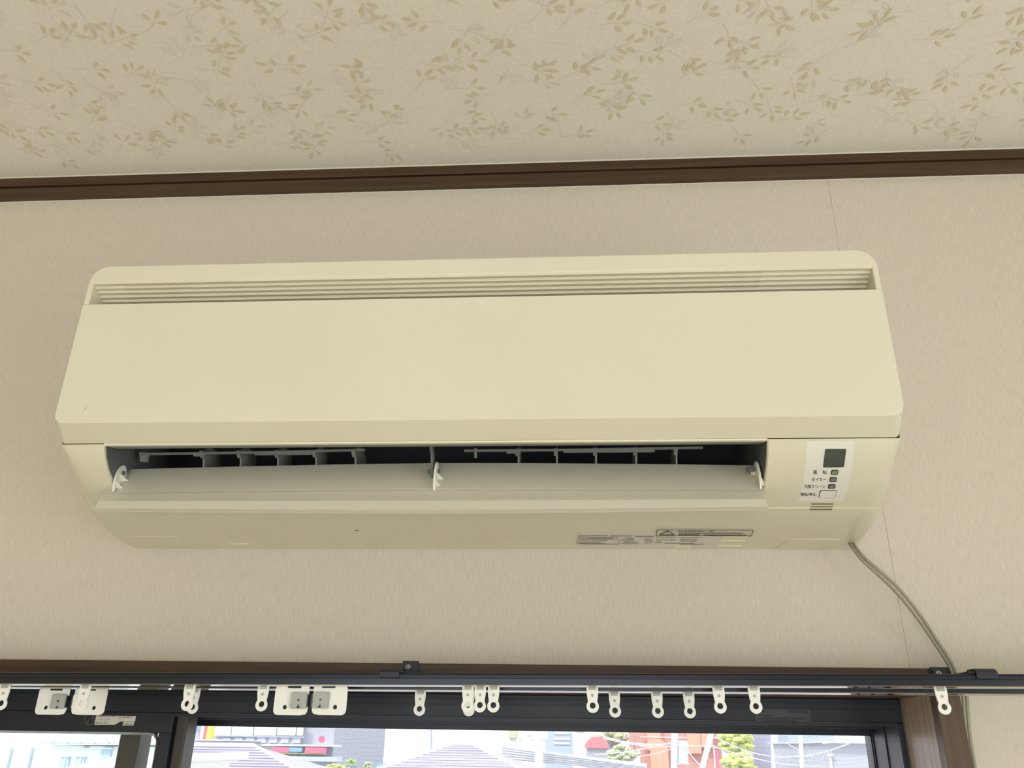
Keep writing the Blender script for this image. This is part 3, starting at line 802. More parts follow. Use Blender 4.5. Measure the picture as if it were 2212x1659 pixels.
cab = empty('power_cable', (.387, .90, -1.70), 'grey twin cable drooping from the air conditioner down to the window casing', 'cable')
for sg in (-1, 1):
    q = []
    for i, p in enumerate(dp):
        t = dp[min(i + 1, len(dp) - 1)] - dp[max(i - 1, 0)]; n = np.array((-t[2], 0, t[0])); n /= np.linalg.norm(n) + 1e-9
        n = n if n[0] > 0 else -n
        w = .0017 + .0006 * math.exp(-((i - 22) / 9) ** 2)
        q.append(tuple(p + n * sg * w))
    build('strand', MB().tube(q, .0018, 8), M_cable, cab, smooth=60)

# ------------------------------------------------------------------ double curtain rail
def front_z(x): return .0471 + (x + .55) * .00814
def back_z(x): return .0465 + (x + .575) * .0045
def rail(name, y, zf, label):
    x0, x1 = -1.32, .86
    r = empty(name, (x0, y, zf(x0)), label, 'curtain rail')
    sec = [(0, .0105), (.0012, .0112), (.0168, .0112), (.018, .0100), (.018, .0012), (.0160, .0006), (.0115, .0002), (.0115, .0014), (.0158, .0020), (.0158, .0092), (.0022, .0092), (.0022, .0020), (.0065, .0014), (.0065, .0002),
           (.0020, .0006), (.0004, .0010), (0, .0058), (.0010, .0062), (.0010, .0098)]
    A = [(x0, y + a, zf(x0) + b) for a, b in sec]; B = [(x1, y + a, zf(x1) + b) for a, b in sec]
    build('rail_body', MB().loft(A, B), M_rail, r, smooth=50)
    for fl in ([(.0003, .0009), (.0010, .0002), (.0062, -.0009), (.0066, -.0006), (.0066, .0003), (.0020, .0008)],
               [(.0177, .0009), (.0170, .0002), (.0118, -.0009), (.0114, -.0006), (.0114, .0003), (.0160, .0008)]):
        A = [(x0, y + a, zf(x0) + b) for a, b in fl]; B = [(x1, y + a, zf(x1) + b) for a, b in fl]
        build('rail_lip', MB().loft(A, B), M_lip, r)
    for xe, sg in ((x0, -1), (x1, 1)):
        build('end_cap', MB().box((xe - .004 if sg < 0 else xe, y - .001, zf(xe) - .001), (xe if sg < 0 else xe + .004, y + .019, zf(xe) + .0122)), M_rail, r, bevel=.001)
    return r
YF, YBK = .820, .862
rail('curtain_rail', YF, front_z, 'slim black curtain rail, the front one nearer the room, across the window top')
rail('curtain_rail', YBK, back_z, 'slim black curtain rail, the rear one nearer the window glass')

def bracket(u0, u1, v0, cu0, cu1, label, screw_v, cv0):
    Y = CF - .0022
    x0 = px_x(u0, Y, 1440); x1 = px_x(u1, Y, 1440); zt = ray((u0 + u1) / 2, v0)[1] * Y
    xm = (x0 + x1) / 2; zf = front_z(xm) + .0114
    b = empty('rail_bracket', (xm, CF, zf), label, 'bracket', 'brackets of the curtain rails')
    build('wall_plate', MB().box((x0, Y, .056), (x1, CF - .0002, zt)), M_bracket, b, bevel=.0006)
    mb = MB().box((xm - .006, YF + .002, zf), (xm + .006, CF - .001, zf + .0022))
    mb.prism([(CF - .002, zf + .002), (CF - .014, zf + .002), (CF - .002, zf + .009)], x0 + .001, x0 + .003)
    build('support_arm', mb, M_bracket, b, bevel=.0004)
    xs_, _, zs = at((u0 + u1) / 2 - 5, screw_v, Y - .0006)
    s = build('screw', MB().tube([(xs_, Y + .0004, zs), (xs_, Y - .0009, zs), (xs_, Y - .0013, zs)], [.0027, .0027, .0017], 14), M_screw, b, smooth=40)
    mb = MB().box((xs_ - .0013, Y - .0016, zs - .0002), (xs_ + .0013, Y - .0012, zs + .0002)); mb.box((xs_ - .0002, Y - .0016, zs - .0013), (xs_ + .0002, Y - .0012, zs + .0013))
    build('screw_slot', mb, M_ink, s)
    a0 = px_x(cu0, YF, 1455); a1 = px_x(cu1, YF, 1455); zc = ray((cu0 + cu1) / 2, cv0)[1] * (YF + .004); zr = front_z((a0 + a1) / 2)
    mb = MB().prism([(YF - .0012, zr + .0068), (YF - .0012, zc - .0032), (YF + .0030, zc), (YF + .017, zc), (YF + .0195, zc - .002), (YF + .0195, zr + .0068)], a0, a1)
    build('rail_clip', mb, M_bracket, b, bevel=.0006)
    mb = MB().prism([(YF + .006, zf + .0005), (YF + .014, zf + .0005), (YF + .014, zc - .001), (YF + .006, zc - .001)], min(a1, xm), max(a1, xm) if a1 < xm else a0 + .001)
    build('clip_lever', mb, M_bracket, b, bevel=.0004)
bracket(869, 904, 1427.5, 820, 863, 'black rail bracket with one screw, below the middle of the air conditioner', 1440.5, 1444)
bracket(2008, 2058, 1441, 2108, 2155, 'black rail bracket at the right end of the window, beside the cable', 1454.5, 1444.5)

# ------------------------------------------------------------------ curtain runners
def plate_with_hole(mb, outer, hc, hr, y0, y1, n=28, hshape=None):
    """plate in the xz plane with a round hole"""
    hole = [(hc[0] + hr * math.cos(2 * math.pi * k / n), hc[1] + hr * math.sin(2 * math.pi * k / n)) for k in range(n)]
    out = []
    for k in range(n):                      # outline sampled along rays from the hole centre
        a = 2 * math.pi * k / n; d = (math.cos(a), math.sin(a)); best = None
        for i in range(len(outer)):
            p, q = outer[i], outer[(i + 1) % len(outer)]
            ex, ez = q[0] - p[0], q[1] - p[1]; den = d[0] * ez - d[1] * ex
            if abs(den) < 1e-12: continue
            t = ((p[0] - hc[0]) * ez - (p[1] - hc[1]) * ex) / den; s = ((p[0] - hc[0]) * d[1] - (p[1] - hc[1]) * d[0]) / den
            if t > 0 and -1e-9 <= s <= 1 + 1e-9 and (best is None or t < best): best = t
        out.append((hc[0] + d[0] * best, hc[1] + d[1] * best))
    vs = [(x, y0, z) for x, z in out] + [(x, y0, z) for x, z in hole] + [(x, y1, z) for x, z in out] + [(x, y1, z) for x, z in hole]
    fs = []
    for k in range(n):
        j = (k + 1) % n
        fs += [(k, j, n + j, n + k), (2*n + j, 2*n + k, 3*n + k, 3*n + j), (j, k, 2*n + k, 2*n + j), (n + k, n + j, 3*n + j, 3*n + k)]
    mb.add(vs, fs)
def make_runner():
    r = empty('curtain_runner', (0, 0, 0), lift=0)
    ROOT[r.name] = (0, 0, 0)
    mb = MB()
    o = [(-.0054, .0008)]
    o += [(-.0054, -.006), (-.0050, -.0095), (-.0044, -.0115)]
    for k in range(15):
        a = math.radians(140 + 260 * k / 14); o.append((.0058 * math.cos(a), -.0174 + .0058 * math.sin(a)))
    o += [(.0044, -.0115), (.0050, -.0095), (.0054, -.006), (.0054, .0008)]
    plate_with_hole(mb, o, (0, -.0167), .0027, -.0009, .0009, 40)
    build('hook_plate', mb, M_runner, r, lift=0, bevel=.0003)
    mb = MB().box((-.0022, -.0014, -.001), (.0022, .0014, .0040)); mb.box((-.0048, -.0036, .0022), (.0048, .0036, .0058))
    build('glider', mb, M_runner, r, lift=0, bevel=.0004)
    mb = MB().box((-.0034, -.0016, -.0032), (.0034, -.0008, -.0008))
    n = 14; mb.tube([(0, -.0008, -.0078), (0, -.0013, -.0078)], .0014, 12)
    build('raised_stud', mb, M_magnet, r, lift=0, bevel=.0002)
    return r
proto = make_runner(); used = [False]
def put_runner(u, which, label, tilt=0):
    y, zf = (YF + .009, front_z) if which == 'front' else (YBK + .009, back_z)
    o = proto if not used[0] else copy_tree(proto); used[0] = True
    x = px_x(u, y, 1490)
    o.location = (x, y, Z0 + zf(x)); o.rotation_euler = (0, math.radians(tilt), 0)
    tag(o, label, 'curtain runner', 'curtain runners on the double rail')
for u, w, lab, ti in (
    (10, 'front', 'white curtain runner cut off by the left edge of the picture', 0),
    (184, 'front', 'white curtain runner hanging in front of the left pair of magnet plates', 2),
    (410, 'front', 'white curtain runner overlapping another, above the meeting stile of the sashes, nearer the room', 1),
    (422, 'back', 'white curtain runner half hidden behind another, above the meeting stile of the sashes', 0),
    (569, 'front', 'white curtain runner just left of the middle pair of magnet plates', 0),
    (909, 'back', 'white curtain runner alone on the rear rail, just right of the middle bracket', 1),
    (1011, 'front', 'white curtain runner, leftmost of the bunch of three, its hole covered by one behind', 0),
    (1013.5, 'back', 'white curtain runner almost fully hidden behind the leftmost of the bunch of three', -1),
    (1037.5, 'front', 'white curtain runner in the middle of the bunch of three', 0),
    (1066.5, 'front', 'white curtain runner, rightmost of the bunch of three', 0),
    (1279.5, 'front', 'white curtain runner on the front rail, left of the three lower hanging ones', 0),
    (1326.5, 'back', 'white curtain runner, leftmost of the three lower hanging ones on the rear rail', -1),
    (1418, 'back', 'white curtain runner, middle one of the three lower hanging ones on the rear rail', -1),
    (1486.5, 'back', 'white curtain runner, rightmost of the three lower hanging ones on the rear rail', -1),
    (1551.5, 'front', 'white curtain runner, left one of the two above the right half of the screen', -2),
    (1628, 'front', 'white curtain runner beside the dark notice sticker of the window frame', -2),
    (2031, 'front', 'white curtain runner far right, in front of the wooden window jamb', -3)):
    put_runner(u, w, lab, ti)

def make_magnet_plate(mirror, label, group):
    s = -1 if mirror else 1
    r = empty('magnet_runner', (0, 0, 0), lift=0); ROOT[r.name] = (0, 0, 0)
    W_ = .0330
    X = lambda x: s * x
    def poly(p): return [(X(a), b) for a, b in p]
    mb = MB()
    out = rounded(0, -.0262, W_, .0006, (.0045, .0045, .0003, .0003))
    plate_with_hole(mb, poly(out), (X(.0108), -.0192), .0020, -.0008, .0008, 44)
    build('carrier_plate', mb, M_runner, r, lift=0, bevel=.0003)
    mb = MB()
    for a in (.005, .026): mb.box((min(X(a), X(a + .004)), -.0016, -.001), (max(X(a), X(a + .004)), .0016, .0044)); mb.box((min(X(a - .0015), X(a + .0055)), -.0036, .0022), (max(X(a - .0015), X(a + .0055)), .0036, .0058))
    build('glider', mb, M_runner, r, lift=0, bevel=.0003)
    mb = MB().prism(rounded(min(X(.0165), X(W_ - .0008)), -.0205, max(X(.0165), X(W_ - .0008)), -.0060, .0014), -.0036, -.0006, 'y')
    mg = build('magnet_housing', mb, M_magnet, r, lift=0, bevel=.0006)
    mb = MB().box((min(X(W_ - .0010), X(W_ + .0004)), -.0032, -.0190), (max(X(W_ - .0010), X(W_ + .0004)), .0030, -.0075))
    build('magnet_face', mb, M_steel, mg, lift=0)
    mb = MB().tube([(X(.0245), -.0034, -.0128), (X(.0245), -.0040, -.0128)], .0012, 12)
    build('rivet', mb, M_steel, mg, lift=0)
    mb = MB().add([(X(.0225), -.0036, -.0200), (X(.0275), -.0036, -.0205), (X(.0245), -.0036, -.0160), (X(.0225), -.0006, -.0215), (X(.0275), -.0006, -.0215), (X(.0245), -.0006, -.0150)],
           [(0, 1, 2), (0, 3, 4, 1), (1, 4, 5, 2), (2, 5, 3, 0)])
    cl = build('clip_tooth', mb, M_runner, r, lift=0)
    mb = MB().add([(X(.0236), -.0038, -.0200), (X(.0264), -.0038, -.0202), (X(.0248), -.0038, -.0174)], [(0, 1, 2)])
    build('tooth_hole', mb, M_ink, cl, lift=0)
    mb = MB().prism(rounded(min(X(.0120), X(.0250)), -.0022, max(X(.0120), X(.0250)), .0004, .0007), -.0011, .0011, 'y')
    build('top_slot', mb, M_rail, r, lift=0)
    return tag(r, label, 'magnet runner', 'magnet runners where the curtains meet')
def put_plate(o, u, which):
    y, zf = (YF + .009, front_z) if which == 'front' else (YBK + .009, back_z)
    x = px_x(u, y, 1500); o.location = (x, y, Z0 + zf(x)); return o
pl = make_magnet_plate(False, 'white plate with a magnet, left one of the middle pair on the front rail', None)
put_plate(pl, 594.5, 'front')
pr = make_magnet_plate(True, 'white plate with a magnet, right one of the middle pair on the front rail', None)
put_plate(pr, 750.5, 'front')
c = copy_tree(pl); put_plate(c, 84, 'back'); c['label'] = 'white plate with a grey magnet, left one of the left pair on the rear rail'; c.scale = (.98, 1, .96)
c = copy_tree(pr); put_plate(c, 232, 'back'); c['label'] = 'white magnet plate partly covered by a runner, right one of the left pair'; c.scale = (1.04, 1, .96)
for ch in c.children:
    if ch.name.startswith('magnet_housing'):
        ch.data = ch.data.copy(); ch.data.materials[0] = M_runner

# ------------------------------------------------------------------ outside: the town seen through the window
GZ = -4.7                                   # street level, from the camera height
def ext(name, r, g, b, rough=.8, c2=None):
    hazed = lambda q: tuple(int(k + (250 - k) * .26) for k in q)  # glare haze mixed into every outdoor colour
    r, g, b = hazed((r, g, b)); c2 = hazed(c2) if c2 else None
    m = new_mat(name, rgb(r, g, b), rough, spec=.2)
    if c2: tex(m, (1.2, 1.2, 1.2), rgb(*c2), (.35, .65), 1.0, 3)
    return m
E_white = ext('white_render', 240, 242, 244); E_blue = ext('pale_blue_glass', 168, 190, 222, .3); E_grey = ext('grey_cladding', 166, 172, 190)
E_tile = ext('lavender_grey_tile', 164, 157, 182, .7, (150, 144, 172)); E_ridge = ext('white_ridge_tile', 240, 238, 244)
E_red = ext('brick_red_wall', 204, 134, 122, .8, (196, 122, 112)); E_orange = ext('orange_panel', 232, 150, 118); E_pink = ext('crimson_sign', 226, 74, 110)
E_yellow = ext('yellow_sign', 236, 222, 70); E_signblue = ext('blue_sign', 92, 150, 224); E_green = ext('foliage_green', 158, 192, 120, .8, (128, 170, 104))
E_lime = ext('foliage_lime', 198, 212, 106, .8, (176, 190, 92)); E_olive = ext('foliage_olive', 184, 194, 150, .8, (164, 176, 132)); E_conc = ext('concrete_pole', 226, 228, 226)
E_trans = ext('transformer_blue_grey', 196, 214, 232); E_wire = ext('power_wire', 226, 232, 244); E_beige = ext('beige_wall', 232, 224, 214); E_slate = ext('slate_blue_wall', 158, 178, 216)  # wires near white: their highlights are put into the colour
E_dark = ext('blue_grey', 150, 156, 176); E_ground = ext('asphalt', 150, 150, 152, .9); E_canopy = ext('white_sheet_roof', 244, 246, 250)  # blue grey shared by assorted darker outdoor parts
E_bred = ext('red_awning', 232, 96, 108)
struct('ground', MB().box((-90, 1.6, GZ - .2), (90, 140, GZ)), E_ground)

def bx(u0, v0, u1, Y, zb=GZ, v1=None):      # x-range and top height of a box front at distance Y
    x0, _, zt = at(u0, v0, Y); x1 = at(u1, v0, Y)[0]
    return x0, x1, zt
def wall_box(mb, u0, u1, v0, Y, depth, v1=None, mi=0):
    um = (u0 + u1) / 2; x0 = ray(u0, v0)[0] * Y; x1 = ray(u1, v0)[0] * Y; zt = ray(um, v0)[1] * Y; zb = ray(um, v1)[1] * Y if v1 else GZ
    return mb.box((x0, Y, zb), (x1, Y + depth, zt), mi)
def root_at(name, u, Y, label, cat, group=None):
    return empty(name, (ray(u, 1620)[0] * Y, Y, GZ), label, cat, group)

# white house seen through the left pane
Y = 18.0; h = root_at('house', 120, Y, 'white rendered house with blue windows seen through the left pane', 'house')
build('wall', wall_box(MB(), -260, 292, 1608, Y, 7), E_white, h)
mb = wall_box(MB(), 92, 300, 1605.6, Y - .25, 7.4, 1608)
build('roof_edge', mb, E_dark, h)
for i in range(6):
    u = 112 + i * 30; f = at(u, 1601, Y - .25); g = at(u + 5, 1606, Y - .25)
    build('roof_guard', MB().tube([f, g], .014, 5), E_dark, h)
for (u0, u1, v0, v1) in ((131, 150, 1634, 1672), (164, 184, 1634, 1672), (220, 241, 1617, 1647)):
    w = build('window', wall_box(MB(), u0, u1, v0, Y - .06, .07, v1), E_slate, h)
    if u0 < 200: build('mullion', wall_box(MB(), (u0 + u1) / 2 - 1, (u0 + u1) / 2 + 1, v0, Y - .09, .04, v1), E_white, w)
    build('shutter_box', wall_box(MB(), u0 - 1, u1 + 1, v0 - 2, Y - .10, .10, v0 + 1), E_white, w)
for (u, v) in ((178, 1613), (252, 1615)):
    build('vent_hood', wall_box(MB(), u - 4, u + 4, v - 2, Y - .2, .2, v + 2), E_grey, h)
for u0, u1 in ((22, 24), (66, 69)): build('downpipe', wall_box(MB(), u0, u1, 1616, Y - .1, .1), E_grey, h)
# white lean-to roof in front of it
Y = 9.0; h2 = root_at('house', 220, Y, 'low house with a plain white sloping roof in front of the white house', 'house')
a, b, c_ = at(100, 1676, Y), at(314, 1628, Y), at(314, 1628, Y)
mb = MB().prism([(a[0], a[2]), (b[0], b[2]), (b[0], b[2] - .08), (a[0], a[2] - .08)], Y - .4, Y + 3, 'y'); build('roof', mb, E_canopy, h2)
mb = MB().prism([(a[0] + .2, a[2] - .04), (b[0] - .1, b[2] - .08), (b[0] - .1, GZ), (a[0] + .2, GZ)], Y, Y + 2.6, 'y'); build('wall', mb, E_white, h2)

# tiled roof houses
def hip_house(label, Y, e0, e1, ridge0, ridge1, ev, rv, depth):
    """eave from pixel e0 to e1 at row ev, ridge from ridge0 to ridge1 at row rv"""
    h = root_at('tiled_house', (ridge0 + ridge1) / 2, Y, label, 'house')
    x0, _, ze = at(e0, ev, Y); x1 = at(e1, ev, Y)[0]; Yr = Y + depth / 2
    r0, _, zr = at(ridge0, rv, Yr); r1 = at(ridge1, rv, Yr)[0]
    if e0 == ridge0: r0 = x0 + .01              # gable end
    V = [(x0, Y, ze), (x1, Y, ze), (x1, Y + depth, ze), (x0, Y + depth, ze), (r0, Yr, zr), (r1, Yr, zr)]
    build('roof', MB().add(V, [(0, 1, 5, 4), (1, 2, 5), (2, 3, 4, 5), (3, 0, 4), (3, 2, 1, 0)]), E_tile, h)
    mb = MB()
    for p, q in ((4, 5), (1, 5), (0, 4)): mb.tube([V[p], V[q]], .05 * Y / 20, 6)
    build('ridge_tile', mb, E_ridge, h)
    mb = MB(); n = 14                       # courses of tiles on the front slope
    for k in range(1, n):
        t = k / n; L = [V[0][i] * (1 - t) + V[4][i] * t for i in range(3)]; R = [V[1][i] * (1 - t) + V[5][i] * t for i in range(3)]
        mb.tube([(L[0], L[1] - .01, L[2] + .01), (R[0], R[1] - .01, R[2] + .01)], .012 * Y / 16, 4)
    o = build('tile_course', mb, E_tile, h); o['kind'] = 'stuff'
    mb = MB().box((x0 + .4, Y + .5, GZ), (x1 - .4, Y + depth - .5, ze)); build('wall', mb, E_beige, h)
    return h
hip_house('house with a broad lavender grey tiled roof below the shop building', 14.0, 322, 700, 322, 548, 1690, 1606.5, 3)
hip_house('house with a lavender grey hipped roof and white ridge, middle of the screen', 24.0, 760, 1180, 980, 1018, 1682, 1606.5, 8)

# shop building far left of the screen
Y = 46.0; h = root_at('shop_building', 560, Y, 'grey shop building with a long window band and red and blue signs', 'building')
build('wall', wall_box(MB(), 395, 655, 1500, Y, 14), E_grey, h)
build('side_block', wall_box(MB(), 655.5, 732, 1480, Y + .4, 13), E_dark, h)
for k, (a, b) in enumerate(((466, 500), (503, 548), (551, 598), (601, 640), (643, 655))):
    w = build('window', wall_box(MB(), a, b, 1564, Y - .15, .16, 1589), E_white, h)
for k in range(7): build('lower_window', wall_box(MB(), 482 + k * 25, 499 + k * 25, 1593, Y - .1, .12, 1605), E_blue, h)
build('dark_band', wall_box(MB(), 466, 656, 1589.5, Y - .2, .2, 1592.5), E_dark, h)
build('white_band', wall_box(MB(), 520, 731, 1608, Y - .3, .7, 1612), E_white, h)
build('sign_board', wall_box(MB(), 586, 624, 1614.5, Y - .6, .3, 1625), E_pink, h)
build('sign_board', wall_box(MB(), 624.5, 652, 1614.5, Y - .6, .3, 1624), E_signblue, h)
build('sign_board', wall_box(MB(), 659, 703, 1614.5, Y - .6, .3, 1627), E_pink, h)
build('sign_border', wall_box(MB(), 586, 704, 1627, Y - .5, .2, 1628.6), E_yellow, h)
build('canopy', wall_box(MB(), 560, 727, 1634, Y - 1.2, 1.2, 1644), E_blue, h)
build('shop_front', wall_box(MB(), 656, 726, 1644.5, Y - .1, .3), E_dark, h)
build('round_sign', MB().tube([at(695, 1597, Y - .9), at(695, 1597, Y - .7)], .17, 16), E_pink, h)
Y = 40.0; sg = root_at('sign_tower', 448, Y, 'tall red, white and yellow sign tower at the left of the screen', 'sign')
build('post', wall_box(MB(), 450, 454, 1598, Y + .1, .3), E_conc, sg)
build('red_panel', wall_box(MB(), 440, 455.5, 1520, Y, .4, 1598), E_bred, sg)
build('white_panel', wall_box(MB(), 442, 449, 1520, Y - .05, .05, 1598), E_white, sg)
build('yellow_panel', wall_box(MB(), 456, 465, 1520, Y, .4, 1598), E_yellow, sg)
Y = 42.0; sg = root_at('billboard', 425, Y, 'blue billboard at the left edge of the screen', 'sign')
build('board', wall_box(MB(), 398, 437, 1545, Y, .3, 1582), E_signblue, sg); build('post', wall_box(MB(), 416, 419, 1582, Y + .1, .2), E_conc, sg)
Y = 30.0; sg = root_at('flat_roof_house', 450, Y, 'low flat white roof in front of the sign tower', 'house')
build('roof', wall_box(MB(), 417, 482, 1597.5, Y - .2, 4.4, 1600), E_white, sg); build('wall', wall_box(MB(), 420, 478, 1600, Y, 4), E_dark, sg)

def tree(u, v, wpx, hpx, Y, m, label, cat='tree', seed=0, group=None):
    x, _, z = at(u, v, Y); k = Y / FPX
    t = empty('tree', (x, Y, GZ), label, cat, group)
    g = random.Random(seed); mb = MB()
    for i in range(46):                     # many small leaf clusters filling an ellipsoid
        while True:
            p = [g.uniform(-1, 1) for _ in range(3)]
            if .25 < p[0] ** 2 + p[1] ** 2 + p[2] ** 2 < 1: break
        r = g.uniform(.13, .24)
        mb.blob((x + p[0] * wpx * .42 * k, Y + p[1] * wpx * .42 * k, z + p[2] * hpx * .46 * k), (wpx * r * .62 * k, wpx * r * .62 * k, hpx * r * .75 * k), seed * 100 + i, 1, .3)
    c = build('crown', mb, m, t)
    build('trunk', MB().tube([(x, Y, GZ), (x, Y, z - hpx * .1 * k)], .05 + .004 * Y, 7), E_dark, t)
tree(642, 1648, 44, 18, 26, E_green, 'flat-topped pale green tree below the shop signs', seed=1)
tree(560, 1664, 42, 14, 24, E_lime, 'lime green treetop at the bottom edge, below the shop building', seed=2)
tree(724, 1660, 44, 18, 30, E_lime, 'lime green bush right of the shop building', 'bush', seed=3)
tree(757, 1650, 26, 20, 31, E_green, 'mid green tree beside the bright sky, left one of two', seed=4)
tree(794, 1656, 22, 18, 31, E_olive, 'small green tree beside the bright sky, right one of two', seed=5)
tree(1316, 1592, 80, 34, 53, E_olive, 'olive green tree right of the red dome', seed=6)
tree(1345, 1628, 70, 30, 40, E_olive, 'low olive tree in front of the red building', seed=7)
tree(1592, 1602, 84, 44, 30, E_lime, 'yellow green tree behind the wires, upper right', seed=8)
tree(1600, 1646, 80, 36, 26, E_lime, 'yellow green tree at the bottom edge, right half', seed=9)
# small blue goods by the bushes
Y = 30; b = root_at('parked_van', 828, Y, 'small blue vehicle roof beside the hipped roof', 'vehicle')
x0, _, z0 = at(812, 1651, Y); x1 = at(838, 1651, Y)[0]
build('body', MB().box((x0, Y, GZ + .25), (x1, Y + 1.7, z0), 0), E_signblue, b, bevel=.05)
build('window_band', MB().box((x0 + .05, Y - .02, z0 - .25), (x1 - .05, Y + 1.72, z0 - .08)), E_white, b)
for xx in (x0 + .1, x1 - .1): build('wheel', MB().tube([(xx, Y - .02, GZ + .25), (xx, Y + 1.7, GZ + .25)], .25, 12), E_dark, b)
build('stand', MB().box((x0 + .1, Y + .2, GZ), (x1 - .1, Y + 1.5, GZ + .3)), E_dark, b)

def pole(name, u0, v0, u1, v1, Y, r, m, label, cat='pole'):
    a = at(u0, v0, Y); b = at(u1, v1, Y); d = np.array(b) - np.array(a); t = (GZ - a[2]) / d[2]; g = np.array(a) + d * t
    p = empty(name, tuple(g), label, cat); build('shaft', MB().tube([a, tuple(g)], r, 10), m, p, smooth=60); return p
pole('antenna_pole', 931, 1560, 932, 1622, 32.6, .035, E_dark, 'thin dark antenna mast rising from the hipped roof')
pole('utility_pole', 1160, 1540, 1165, 1659, 32.4, .15, E_conc, 'pale concrete pole right of the hipped roof')
p = pole('utility_pole', 1458, 1540, 1456, 1659, 20, .07, E_conc, 'white utility pole carrying a pale blue transformer', 'pole')
a = at(1474, 1600, 20.1); b = at(1474, 1648, 20.1)
build('transformer', MB().tube([a, (a[0], a[1], a[2] - .04), b], [.09, .13, .13], 14), E_trans, p, smooth=40)
build('transformer_bracket', MB().box((a[0] - .16, 20.0, b[2] - .03), (a[0] + .1, 20.2, b[2])), E_conc, p)
pole('stay_pole', 1543, 1560, 1517, 1659, 18, .055, E_conc, 'white leaning stay pole crossing the red building')
pole('utility_pole', 1727, 1560, 1733, 1659, 22, .05, E_conc, 'white utility pole in front of the slate blue building')
pole('utility_pole', 1672, 1560, 1675, 1659, 36, .15, E_trans, 'grey blue utility pole left of the beige pillar')

Y = 41; sg = root_at('roof_sign', 1150, Y, 'white sign board on posts right of the hipped roof', 'sign')
build('board', wall_box(MB(), 1118, 1183, 1572, Y, .3, 1596), E_white, sg)
for u in (1124, 1150, 1174): build('post', wall_box(MB(), u - 2, u + 2, 1596, Y + .1, .2), E_conc, sg)
for q in (((1139, 1586), (1149, 1590)), ((1155, 1587), (1164, 1591))): build('sign_mark', wall_box(MB(), q[0][0], q[1][0], q[0][1], Y - .05, .05, q[1][1]), E_grey, sg)
Y = 43; o = root_at('rooftop_tank', 1108, Y, 'pale green grey water tank beside the white sign board', 'tank')
build('tank', wall_box(MB(), 1098, 1117, 1562, Y, 1.2, 1595), E_olive, o, bevel=.05); build('stand', wall_box(MB(), 1101, 1114, 1595, Y + .2, .8), E_conc, o)
Y = 58; o = root_at('office_building', 1205, Y, 'blue office building right of the white sign board', 'building')
build('wall', wall_box(MB(), 1178, 1236, 1540, Y, 8), E_slate, o)
for v in (1582, 1594, 1604): build('window', wall_box(MB(), 1196, 1230, v, Y - .1, .12, v + 4), E_beige, o)
Y = 56; o = root_at('office_building', 1250, Y, 'white office building between the blue building and the red dome', 'building')
build('wall', wall_box(MB(), 1236.5, 1266, 1560, Y, 8), E_white, o); build('window', wall_box(MB(), 1240, 1262, 1570, Y - .1, .12, 1580), E_blue, o)
Y = 44; o = root_at('pavilion', 1290, Y, 'grey pavilion under a rounded red roof', 'building')
x0 = at(1266, 1616, Y)[0]; x1 = at(1316, 1616, Y)[0]; z0 = at(1290, 1616, Y)[2]; zt = at(1290, 1591, Y)[2]
pr_ = [(x0 + (x1 - x0) * (1 - math.cos(math.pi * k / 12)) / 2, z0 + (zt - z0) * math.sin(math.pi * k / 12)) for k in range(13)]
build('red_roof', MB().prism(pr_, Y, Y + 5, 'y'), E_bred, o); build('wall', MB().box((x0 + .1, Y + .2, GZ), (x1 + .3, Y + 4.8, z0)), E_dark, o)
Y = 33; o = root_at('carport', 1220, Y, 'long white sheet roof of a carport below the red dome', 'carport')
A = [at(1085, 1612, Y), at(1395, 1656, Y), at(1395, 1668, Y), at(1085, 1640, Y)]
build('roof', MB().loft(A, [(x * 1.2, Y + 6, z) for x, _, z in A]), E_canopy, o)
mb = MB()
for k in range(5):
    t = (k + .5) / 5; L = [A[0][i] * (1 - t) + A[3][i] * t for i in range(3)]; R = [A[1][i] * (1 - t) + A[2][i] * t for i in range(3)]
    mb.tube([(L[0], Y - .03, L[2]), (R[0], Y - .03, R[2])], .02, 4)
build('roof_rib', mb, E_grey, o)
for u in (1100, 1240, 1380): build('post', MB().box((at(u, 1640, Y)[0] - .05, Y + .3, GZ), (at(u, 1640, Y)[0] + .05, Y + .4, at(u, 1668, Y)[2] + .12)), E_conc, o)

Y = 48; o = root_at('red_building', 1460, Y, 'large brick red building with orange arches behind the wires', 'building')
build('wall', wall_box(MB(), 1382, 1552, 1530, Y, 10), E_red, o)
for n_, (u, v, w, hh) in enumerate(((1412, 1577, 26, 40), (1424, 1624, 34, 60), (1497, 1590, 26, 34), (1524, 1580, 22, 30))):
    x, _, z = at(u, v + hh * .5, Y); k = Y / FPX
    pts = [(x + w * k / 2 * math.cos(math.pi * j / 12), z + hh * k * .5 + w * k / 2 * math.sin(math.pi * j / 12)) for j in range(13)] + [(x - w * k / 2, z - hh * k * .5), (x + w * k / 2, z - hh * k * .5)]
    build('orange_arch', MB().prism(pts, Y - .3 - .09 * n_, Y + .1, 'y'), E_orange, o)
for v in (1592, 1612): build('pale_band', wall_box(MB(), 1383, 1551, v, Y - .35, .1, v + 2), E_white, o)
for u, v in ((1352, 1625), (1370, 1625)):
    pass
Y = 42; o = root_at('kiosk', 1362, Y, 'small white windowed hut left of the red building', 'hut')
build('wall', wall_box(MB(), 1346, 1382, 1620, Y, 3), E_white, o)
for u in (1349, 1366): build('window', wall_box(MB(), u, u + 12, 1624, Y - .05, .07, 1634), E_slate, o)
Y = 20; o = root_at('banner', 1547, Y, 'narrow crimson banner right of the leaning pole', 'banner')
build('cloth', wall_box(MB(), 1543, 1551, 1620, Y, .02, 1664), E_pink, o); build('pole', MB().tube([at(1542, 1616, Y), (at(1542, 1616, Y)[0], Y, GZ)], .012, 6), E_conc, o)
